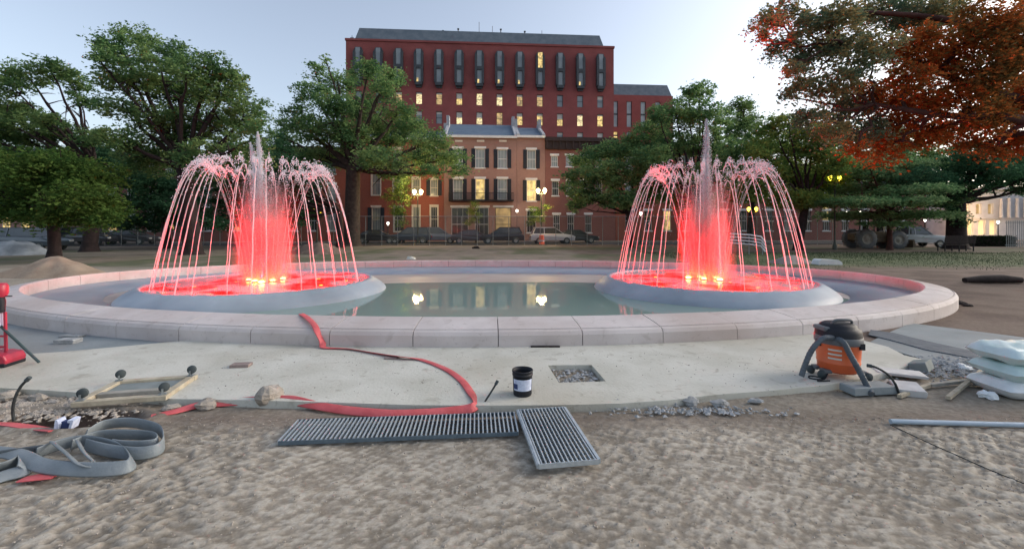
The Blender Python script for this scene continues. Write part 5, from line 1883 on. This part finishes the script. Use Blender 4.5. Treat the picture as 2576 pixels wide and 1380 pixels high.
ga, gb = gp(700, 1112, -0.02), gp(1303, 1088, -0.02)
grating('long steel grating with crosswise bars below the red hose', (ga.x, ga.y), (gb.x, gb.y), 0.37, 54, False, GZ + 0.012)
gc, gd = gp(1300, 1034, -0.0), gp(1352, 1172, -0.0)
grating('shorter steel grating with lengthwise bars, lying across the end of the long one', (gd.x - 0.0, gd.y), (gc.x, gc.y), -0.44, 15, True, GZ + 0.034)


# ------------------------------------------------------------------ hoses, cables
def ribbon(pts, width, tilt, thick=0.006, n=8):
    """Flat hose: tilt (radians per control point) 0 = lying flat, 90 deg = on edge."""
    c = smooth_path(pts, n)
    tl = np.interp(np.linspace(0, 1, len(c)), np.linspace(0, 1, len(tilt)), tilt)
    vs, fs = [], []
    for i, p in enumerate(c):
        t = (c[min(i + 1, len(c) - 1)] - c[max(i - 1, 0)]).normalized()
        s = Vector((t.y, -t.x, 0))
        if s.length < 1e-5: s = Vector((1, 0, 0))
        s.normalize()
        d = s * math.cos(tl[i]) + Vector((0, 0, 1)) * math.sin(tl[i])
        nrm = t.cross(d).normalized()
        for u, v in ((-1, 0.0), (-0.8, 1), (0, 1.2), (0.8, 1), (1, 0.0), (0.8, -1), (0, -1.2), (-0.8, -1)):
            vs.append(p + d * (u * width / 2) + nrm * (v * thick / 2))
    m_ = 8
    for i in range(len(c) - 1):
        for k in range(m_):
            k2 = (k + 1) % m_
            fs.append((i * m_ + k, i * m_ + k2, (i + 1) * m_ + k2, (i + 1) * m_ + k))
    b = MB()
    b.add(vs, fs, True)
    b.add(vs[:m_], [tuple(range(m_))])
    b.add(vs[-m_:], [tuple(reversed(range(m_)))])
    return b


H_ = 0.008
path = [Vector((-3.20, 6.52, 0.308)), Vector((-2.98, 6.25, 0.305)), Vector((-2.76, 5.99, 0.262)), Vector((-2.66, 5.87, 0.19)), Vector((-2.57, 5.82, 0.06)), Vector((-2.50, 5.74, 0.012)), gp(880, 877, H_), gp(950, 889, H_), gp(1010, 897, 0.025), gp(1060, 904, H_), gp(1120, 927, H_), gp(1160, 955, H_), gp(1185, 988, H_), gp(1198, 1012, 0.0),
        gp(1190, 1024, -0.01), gp(1160, 1031, -0.025), gp(1080, 1038, -0.03), gp(980, 1040, -0.03), gp(880, 1032, -0.03), gp(800, 1020, -0.025), gp(735, 1006, -0.01), gp(690, 1006, -0.02), gp(620, 1008, -0.025), gp(560, 1012, -0.03), gp(500, 1018, -0.035), gp(440, 1034, -0.04), gp(380, 1046, -0.04)]
tilt = [0, 0, 0, 0, 0, 0, 0.3, 0.5, 0.4, 0.1, 0.0, 0, 0.1, 0.6, 1.1, 0.9, 0.7, 0.6, 0.6, 0.5, 0.9, 1.0, 0.7, 0.6, 0.4, 0.2, 0]
ribbon(path, 0.085, tilt, 0.008).build('flat_hose', M['hose_red'], label='long red flat hose winding from the pool rim over the slab to the boulder', cat='hose')
ribbon([gp(-60, 1062, GZ), gp(20, 1066, GZ + .02), gp(80, 1074, GZ + .01), gp(135, 1082, GZ + .01)], 0.08, [0.3, 0.1, 0, 0.2], 0.008).build('flat_hose', M['hose_red'], label='short end of faded red hose entering at the left edge', cat='hose')
ribbon([gp(55, 1205, GZ + .01), gp(90, 1200, GZ + .015), gp(140, 1196, GZ + .01)], 0.09, [0.1, 0, 0.1], 0.01).build('red_rag', M['hose_red'], label='scrap of red hose peeking out from under the grey coils', cat='rag')

E_ = GZ + 0.055
coil = empty('grey_hose_coil', gp(210, 1150, GZ), 0, 'slack coil of wide grey flat hose lying on edge at the lower left', 'hose')
cl = coil.location


def coilpart(pp, w, tl, m_=None):
    b = ribbon([gp(a, c, z) - Vector(cl) for a, c, z in pp], w, tl, 0.009)
    return b.build('hose_loop', m_ or M['hose_grey'], coil)


coilpart([(215, 1092, E_), (260, 1068, E_), (330, 1062, E_), (395, 1078, E_), (412, 1105, E_), (400, 1128, E_), (345, 1140, E_), (270, 1132, E_), (215, 1118, E_)], 0.088, [1.2, 1.3, 1.5, 1.7, 1.5, 1.3, 1.2, 1.3, 1.4])
coilpart([(180, 1118, E_), (240, 1096, E_), (300, 1092, E_), (385, 1096, E_), (390, 1116, E_), (330, 1122, E_), (280, 1118, E_)], 0.085, [1.3, 1.4, 1.5, 1.4, 1.6, 1.5, 1.4])
coilpart([(90, 1140, E_), (150, 1118, E_), (215, 1108, E_), (290, 1122, E_), (330, 1150, E_), (322, 1172, E_), (250, 1180, E_), (170, 1178, E_), (100, 1168, E_), (40, 1142, E_ + .01), (-60, 1128, E_ + .01)], 0.09, [1.3, 1.4, 1.5, 1.5, 1.2, 1.0, 1.0, 0.9, 0.7, 0.4, 0.2])
coilpart([(130, 1110, E_ + .05), (165, 1138, E_ + .05), (200, 1168, E_ + .03), (240, 1176, E_)], 0.03, [0.4, 0.5, 0.5, 0.8])
coilpart([(195, 1108, E_ + .05), (210, 1135, E_ + .04), (235, 1160, E_ + .02)], 0.03, [0.6, 0.7, 0.7])
coilpart([(-120, 1205, E_), (-40, 1185, E_), (20, 1168, E_), (48, 1158, E_), (60, 1180, E_ - .02), (10, 1196, E_ - .03), (-90, 1228, E_ - .03)], 0.095, [0.9, 0.9, 1.0, 1.4, 0.7, 0.5, 0.4])
coilpart([(-60, 1150, E_), (20, 1140, E_), (60, 1135, E_), (110, 1128, E_)], 0.07, [1.2, 1.3, 1.4, 1.4], M['hose_slate'])


def cable(pts, r, name, label, cat='cable', m_=None, tip=None):
    root = empty(name, pts[0], 0, label, cat)
    c = smooth_path([Vector(p) - Vector(pts[0]) for p in pts], 6)
    MB().tube(c, r, 8).build('sheath', m_ or M['hose_black'], root)
    e, d = c[-1], (c[-1] - c[-2]).normalized()
    MB().tube([e - d * 0.01, e + d * 0.03], r * 1.6, 8).build('cap', M['rubber'], root)
    return root


p0 = gp(35, 1058, GZ)
cable([p0, dp(32, 1030, p0.y), dp(38, 1000, p0.y), dp(52, 972, p0.y + .02), dp(68, 955, p0.y + .03)], 0.011, 'black_cable', 'black cable curving up out of the ground beside the dark hole')
p0 = gp(1212, 1022, GZ)
cable([p0, dp(1226, 1000, p0.y), dp(1240, 978, p0.y + .02), dp(1248, 964, p0.y + .03)], 0.009, 'black_cable', 'short black cable end leaning up beside the end of the red hose')
p0 = gp(2262, 992, GZ)
cable([p0, dp(2252, 965, p0.y), dp(2232, 940, p0.y + .02), dp(2205, 924, p0.y + .05), dp(2190, 920, p0.y + .08)], 0.011, 'black_cable', 'black cable bending over from the ground right of the vacuum cleaner')
MB().tube(smooth_path([gp(2240, 1068, GZ + .004), gp(2330, 1110, GZ + .004), gp(2420, 1150, GZ + .004), gp(2500, 1185, GZ + .004), gp(2640, 1240, GZ + .004)]), 0.004, 6).build('wire', M['hose_black'], label='thin dark wire trailing over the sand at the lower right', cat='wire')
MB().tube([gp(2240, 1059, GZ + .02), gp(2420, 1064, GZ + .02), gp(2640, 1070, GZ + .02)], 0.021, 10).build('pipe', M['pipe_blue'], label='straight pale blue pipe lying on the sand at the right edge', cat='pipe')

# ------------------------------------------------------------------ bucket
bp = gp(1315, 999, 0)
bk = empty('bucket', bp + Vector((0, 0.08, 0)), 0, 'open black plastic bucket with a pale label standing on the slab', 'bucket')
MB().lathe([(0.001, 0.002), (0.086, 0.002), (0.089, 0.01), (0.095, 0.19), (0.100, 0.192), (0.100, 0.205), (0.096, 0.207), (0.097, 0.222), (0.102, 0.224), (0.102, 0.24), (0.094, 0.24), (0.091, 0.20), (0.084, 0.012), (0.001, 0.012)], 32).build('pail', M['black_plastic'], bk)
vs, fs = [], []
for i in range(13):
    a = R(-90 - 62 + 124 * i / 12)
    vs += [(0.0935 * math.cos(a), 0.0935 * math.sin(a), 0.06), (0.0975 * math.cos(a), 0.0975 * math.sin(a), 0.168)]
fs = [(2 * i, 2 * i + 2, 2 * i + 3, 2 * i + 1) for i in range(12)]
lab = MB().add(vs, fs, True).build('label_sheet', M['label'], bk)
vs = []
for i in range(5):
    a = R(-90 - 60 + 30 * i / 4)
    vs += [(0.0955 * math.cos(a), 0.0955 * math.sin(a), 0.075), (0.0985 * math.cos(a), 0.0985 * math.sin(a), 0.125)]
MB().add(vs, [(2 * i, 2 * i + 2, 2 * i + 3, 2 * i + 1) for i in range(4)], True).build('label_print', M['label_blue'], lab)
MB().tube([(0.10 * math.cos(a), 0.10 * math.sin(a), 0.20 - 0.06 * math.sin((a - R(20)) / R(140) * math.pi) if R(20) <= a <= R(160) else 0.2) for a in [R(20 + 10 * k) for k in range(15)]], 0.003, 6).build('handle', M['steel'], bk)

# ------------------------------------------------------------------ vacuum cleaner
vp = gp(2117, 949, 0)
vac = empty('shop_vacuum', (vp.x, vp.y + 0.05, 0), 0, 'orange wet and dry vacuum cleaner with black lid and dark hoses on the slab', 'vacuum cleaner')
MB().lathe([(0.001, 0.07), (0.20, 0.07), (0.215, 0.09), (0.222, 0.16), (0.228, 0.165), (0.228, 0.175), (0.224, 0.18), (0.238, 0.40), (0.246, 0.405), (0.246, 0.415), (0.001, 0.415)], 36).build('drum', M['orange_plastic'], vac)
MB().lathe([(0.246, 0.37), (0.252, 0.385), (0.252, 0.44), (0.244, 0.45)], 36).build('drum_rim', M['grey_plastic'], vac)
MB().lathe([(0.246, 0.44), (0.240, 0.50), (0.225, 0.53), (0.20, 0.535), (0.19, 0.56), (0.15, 0.58), (0.08, 0.59), (0.001, 0.592)], 36).build('lid', M['black_plastic'], vac)
MB().tube(smooth_path([(-0.13, -0.05, 0.56), (-0.10, -0.08, 0.615), (0.0, -0.09, 0.625), (0.10, -0.08, 0.615), (0.13, -0.05, 0.56)]), 0.015, 8).build('handle', M['grey_plastic'], vac)
MB().box(-0.24, -0.10, -0.1, 0.12, 0.50, 0.55).build('blower_port', M['grey_plastic'], vac, bevel=0.02)
MB().box(0.09, 0.15, -0.235, -0.20, 0.335, 0.40).build('latch', M['black_plastic'], vac)
MB().box(-0.26, -0.22, -0.03, 0.03, 0.335, 0.40).build('latch', M['black_plastic'], vac)
for k in range(3):   # pale print on the drum
    a0 = R(-90 - 62)
    vs = []
    for i in range(6):
        a = a0 + R(34) * i / 5
        vs += [(0.2345 * math.cos(a), 0.2345 * math.sin(a), 0.22 + 0.045 * k), (0.2375 * math.cos(a), 0.2375 * math.sin(a), 0.238 + 0.045 * k)]
    MB().add(vs, [(2 * i, 2 * i + 2, 2 * i + 3, 2 * i + 1) for i in range(5)], True).build('print', M['trim'], vac)
for a in (200, 320, 20, 160):
    x, y = 0.22 * math.cos(R(a)), 0.22 * math.sin(R(a))
    MB().box(x - 0.05, x + 0.05, y - 0.05, y + 0.05, 0.06, 0.10).build('foot', M['grey_plastic'], vac, bevel=0.01)
    x, y = 0.29 * math.cos(R(a)), 0.29 * math.sin(R(a))
    wh = Matrix.Translation((x, y, 0.045)) @ Matrix.Rotation(R(90), 4, 'X')
    MB().lathe([(0.001, -0.02), (0.044, -0.02), (0.044, 0.02), (0.001, 0.02)], 16, M=wh).build('caster', M['rubber'], vac)


def ribbed(pts, r, name, m_, parent):
    c = smooth_path(pts, 14)
    L_ = [0]
    for i in range(1, len(c)): L_.append(L_[-1] + (c[i] - c[i - 1]).length)
    return MB().tube(c, [r * (1 + 0.07 * math.sin(l * 2 * math.pi / 0.018)) for l in L_], 12).build(name, m_, parent)


vac.scale = (0.87, 0.87, 1.0)
ribbed([(-0.12, -0.12, 0.42), (-0.2, -0.16, 0.45), (-0.33, -0.18, 0.44), (-0.45, -0.18, 0.33), (-0.53, -0.18, 0.18), (-0.58, -0.18, 0.05)], 0.030, 'hose', M['hose_slate'], vac)
ribbed([(-0.15, -0.14, 0.44), (-0.12, -0.24, 0.42), (-0.08, -0.30, 0.30), (-0.02, -0.36, 0.15), (0.02, -0.42, 0.02), (0.0, -0.50, -0.03)], 0.032, 'hose', M['hose_slate'], vac)
MB().tube(smooth_path([(-0.2, -0.1, 0.06), (-0.3, -0.16, 0.012), (-0.42, -0.1, 0.008), (-0.36, -0.02, 0.008), (-0.26, -0.12, 0.01), (-0.4, -0.2, 0.008), (-0.25, -0.2, 0.01)]), 0.007, 6).build('power_cord', M['black_plastic'], vac)

# ------------------------------------------------------------------ dolly
dl = empty('wooden_dolly', gp(352, 985, 0), R(13), 'upturned wooden dolly with four casters lying on the slab', 'dolly')
A, B_ = 0.37, 0.27
for y in (-B_, B_):
    MB().box(-A, A, y - 0.035, y + 0.035, 0.0, 0.045).build('beam', M['wood'], dl, bevel=0.004)
for x in (-A + 0.04, A - 0.04):
    MB().box(x - 0.035, x + 0.035, -B_ + 0.037, B_ - 0.037, 0.001, 0.046).build('beam', M['wood'], dl, bevel=0.004)
MB().box(-A + 0.08, A - 0.08, -B_ + 0.2, B_ - 0.038, 0.004, 0.02).build('board', M['board_grey'], dl)
MB().box(-A + 0.08, A - 0.08, -0.12, -0.05, 0.0, 0.045).build('beam', M['wood_grey'], dl, bevel=0.004)
for x in (-A + 0.05, A - 0.05):
    for y in (-B_ + 0.01, B_ - 0.01):
        ang = random.uniform(-0.5, 0.5)
        cs = empty('caster', (x, y, 0.047), ang)
        cs.parent = dl
        MB().box(-0.03, 0.03, -0.024, 0.024, 0, 0.006).box(-0.008, 0.008, -0.02, -0.016, 0.006, 0.055).box(-0.008, 0.008, 0.016, 0.02, 0.006, 0.055).build('fork', M['galv'], cs)
        wh = Matrix.Translation((0.012, 0, 0.065)) @ Matrix.Rotation(R(90), 4, 'X')
        MB().lathe([(0.001, -0.013), (0.040, -0.013), (0.043, -0.009), (0.043, 0.009), (0.040, 0.013), (0.001, 0.013)], 18, M=wh).build('wheel', M['rubber'], cs)

# ------------------------------------------------------------------ small pieces on the slab
def block(name, label, cat, p, sx, sy, sz, rz, m_, rx=0.0, z=None):
    o = MB().prism([(-sx, 0), (sx * 0.95, 0), (sx, sz * 0.8), (sx * 0.9, sz), (-sx * 0.92, sz), (-sx, sz * 0.9)], -sy, sy).build(name, m_, bevel=0.004, label=label, cat=cat)
    o.location = p
    o.rotation_euler = (rx, 0, rz)
    return o


block('paver', 'brown paver lying alone on the slab beyond the dolly', 'paver', gp(607, 921, 0), 0.105, 0.055, 0.035, R(6), M['paver'])
block('paver', 'thin brown piece of stone under the red hose', 'paver', gp(985, 901, 0), 0.08, 0.045, 0.016, R(-8), M['paver'])
block('concrete_piece', 'grey broken concrete piece on the old strip by the left rim', 'block', gp(172, 862, -0.03), 0.13, 0.08, 0.06, R(5), M['rubble'])
block('concrete_piece', 'flat grey shard against the foot of the left rim', 'block', gp(182, 847, -0.03), 0.16, 0.06, 0.03, R(-4), M['rubble'])
block('concrete_edge', 'grey concrete block below the vacuum cleaner at the corner of the slab', 'block', gp(2185, 985, GZ), 0.24, 0.09, 0.075, R(6), M['concrete_grey'])
block('dark_shim', 'thin dark shim lying at the foot of the rim, right of the middle', 'shim', gp(1372, 872, 0), 0.20, 0.03, 0.012, 0, M['dark_log'])

# white cut pieces, timber and sacks at the right
block('foam_board', 'white board leaning in the rubble right of the vacuum cleaner', 'board', gp(2282, 985, GZ), 0.12, 0.10, 0.07, R(-20), M['white_board'], R(10))
block('foam_board', 'flat white board lying at the slab corner behind the bent cable', 'board', gp(2262, 940, GZ + 0.03), 0.22, 0.11, 0.03, R(-25), M['white_board'])
block('metal_offcut', 'grey tilted metal box end beside the matting', 'offcut', gp(2322, 932, GZ), 0.13, 0.08, 0.11, R(35), M['board_grey'], R(-18))
block('metal_offcut', 'dark flat offcut behind the tilted grey box', 'offcut', gp(2296, 925, GZ), 0.2, 0.06, 0.03, R(-8), M['hose_slate'])


def timber(a, c, w, h, label, m_=None):
    return MB().bar(a, c, w, h).build('timber', m_ or M['wood'], label=label, cat='timber')


timber(gp(2385, 1000, GZ + .02), gp(2505, 905, GZ + .10), 0.035, 0.03, 'longest pale timber batten leaning up towards the wrapped sacks', M['wood'])
timber(gp(2262, 996, GZ + .015), gp(2345, 965, GZ + .03), 0.035, 0.03, 'short pale timber batten beside the bent black cable')
timber(gp(2340, 968, GZ + .03), gp(2480, 952, GZ + .05), 0.04, 0.03, 'grey timber batten lying level behind the leaning one', M['wood_grey'])
timber(gp(2192, 992, GZ + .01), gp(2235, 955, GZ + .06), 0.03, 0.02, 'thin pale stake at the corner of the concrete block', M['wood_grey'])
rock('plastic_scrap', 'crumpled scrap of white film by the foot of the sacks', 'film scrap', gp(2482, 1000, GZ) + Vector((0, 0, 0.03)), (0.06, 0.05, 0.035), M['film'], 121, amp=0.4)
rock('plastic_scrap', 'crumpled white scrap in the debris behind the timber', 'film scrap', gp(2425, 930, GZ) + Vector((0, 0, 0.03)), (0.07, 0.05, 0.035), M['film'], 122, amp=0.4)

SB = gp(2590, 1012, GZ)
for k, lb in enumerate(('bottom', 'middle', 'top')):
    b = MB()
    nx, ny = 20, 12
    hx, hy, hz = 0.33, 0.24, 0.088
    vs, fs = [], []
    rs = np.random.default_rng(130 + k)
    for side in (1, -1):
        for j in range(ny + 1):
            for i in range(nx + 1):
                u, v = i / nx * 2 - 1, j / ny * 2 - 1
                e = (1 - abs(u) ** 5) ** 0.5 * (1 - abs(v) ** 5) ** 0.5
                z = side * hz * e * (1 + 0.12 * math.sin(5 * u + 3 * v + k) + 0.06 * math.sin(13 * u - 7 * v + k))
                vs.append((u * hx * (1 - 0.04 * abs(v) ** 3), v * hy * (1 - 0.03 * abs(u) ** 3), z))
    st = (nx + 1) * (ny + 1)
    for j in range(ny):
        for i in range(nx):
            a = j * (nx + 1) + i
            fs.append((a, a + 1, a + nx + 2, a + nx + 1))
            fs.append((st + a + nx + 1, st + a + nx + 2, st + a + 1, st + a))
    b.add(vs, fs, True)
    o = b.build('wrapped_sack', M['sack'] if k else M['film'], label=lb + ' sack of the film-wrapped pale green stack at the right edge', cat='sack', group='film-wrapped sacks stacked at the right edge')
    o.location = (SB.x + 0.17 + 0.02 * (k % 2), SB.y + 0.22, GZ + 0.09 + 0.162 * k)
    o.rotation_euler = (0, 0, R(-4 + 3 * k))

# blue-white cup lying at the hole
cp = empty('plastic_cup', gp(170, 1076, GZ) + Vector((0, 0, 0.0)), R(10), 'torn white and dark blue plastic container at the rim of the dark hole', 'container')
MB().prism([(-0.07, 0), (-0.045, 0), (-0.035, 0.05), (-0.045, 0.085), (-0.06, 0.085)], -0.04, 0.04).build('side', M['label'], cp)
MB().prism([(0.03, 0), (0.05, 0), (0.07, 0.075), (0.03, 0.08), (0.025, 0.06), (0.045, 0.055)], -0.04, 0.04).build('side', M['label'], cp)
MB().box(-0.045, 0.035, -0.01, 0.03, 0.0, 0.06).build('back', M['label_blue'], cp)

# ------------------------------------------------------------------ red machine at the left edge
rp_ = gp(-30, 925, 0)
rm = empty('red_machine', rp_ + Vector((0, 0.1, 0)), R(10), 'red upright machine with a dark leg cut off by the left edge of the frame', 'machine')
MB().prism([(-0.25, 0.03), (0.17, 0.03), (0.18, 0.08), (0.15, 0.14), (0.05, 0.16), (-0.25, 0.16)], -0.13, 0.13).build('base_housing', M['red_paint'], rm, bevel=0.015)
MB().box(-0.26, 0.17, -0.135, 0.135, 0.0, 0.05).build('skirt', M['black_plastic'], rm, bevel=0.01)
for x in (-0.04, 0.075):
    MB().bar((x, 0, 0.16), (x - 0.01, 0.0, 0.62), 0.022, 0.022).build('upright', M['red_paint'], rm)
MB().box(-0.04, 0.075, -0.01, 0.01, 0.20, 0.225).box(-0.04, 0.075, -0.01, 0.01, 0.33, 0.35).build('crossbar', M['red_paint'], rm)
MB().box(-0.09, 0.03, -0.05, 0.05, 0.45, 0.62).build('motor', M['label'], rm, bevel=0.01)
MB().lathe([(0.04, 0.62), (0.045, 0.75), (0.035, 0.80)], 14, (0.02, 0, 0)).build('neck', M['black_plastic'], rm)
MB().lathe([(0.05, 0.80), (0.065, 0.84), (0.065, 0.93), (0.05, 0.96), (0.001, 0.965)], 16, (0.02, 0, 0)).build('head', M['red_paint'], rm)
MB().box(0.04, 0.13, -0.01, 0.01, 0.80, 0.812).build('lever', M['black_plastic'], rm)
MB().tube([(0.02, 0.0, 0.46), (0.43, -0.03, 0.02)], 0.014, 8).build('leg', M['green_pole'], rm)
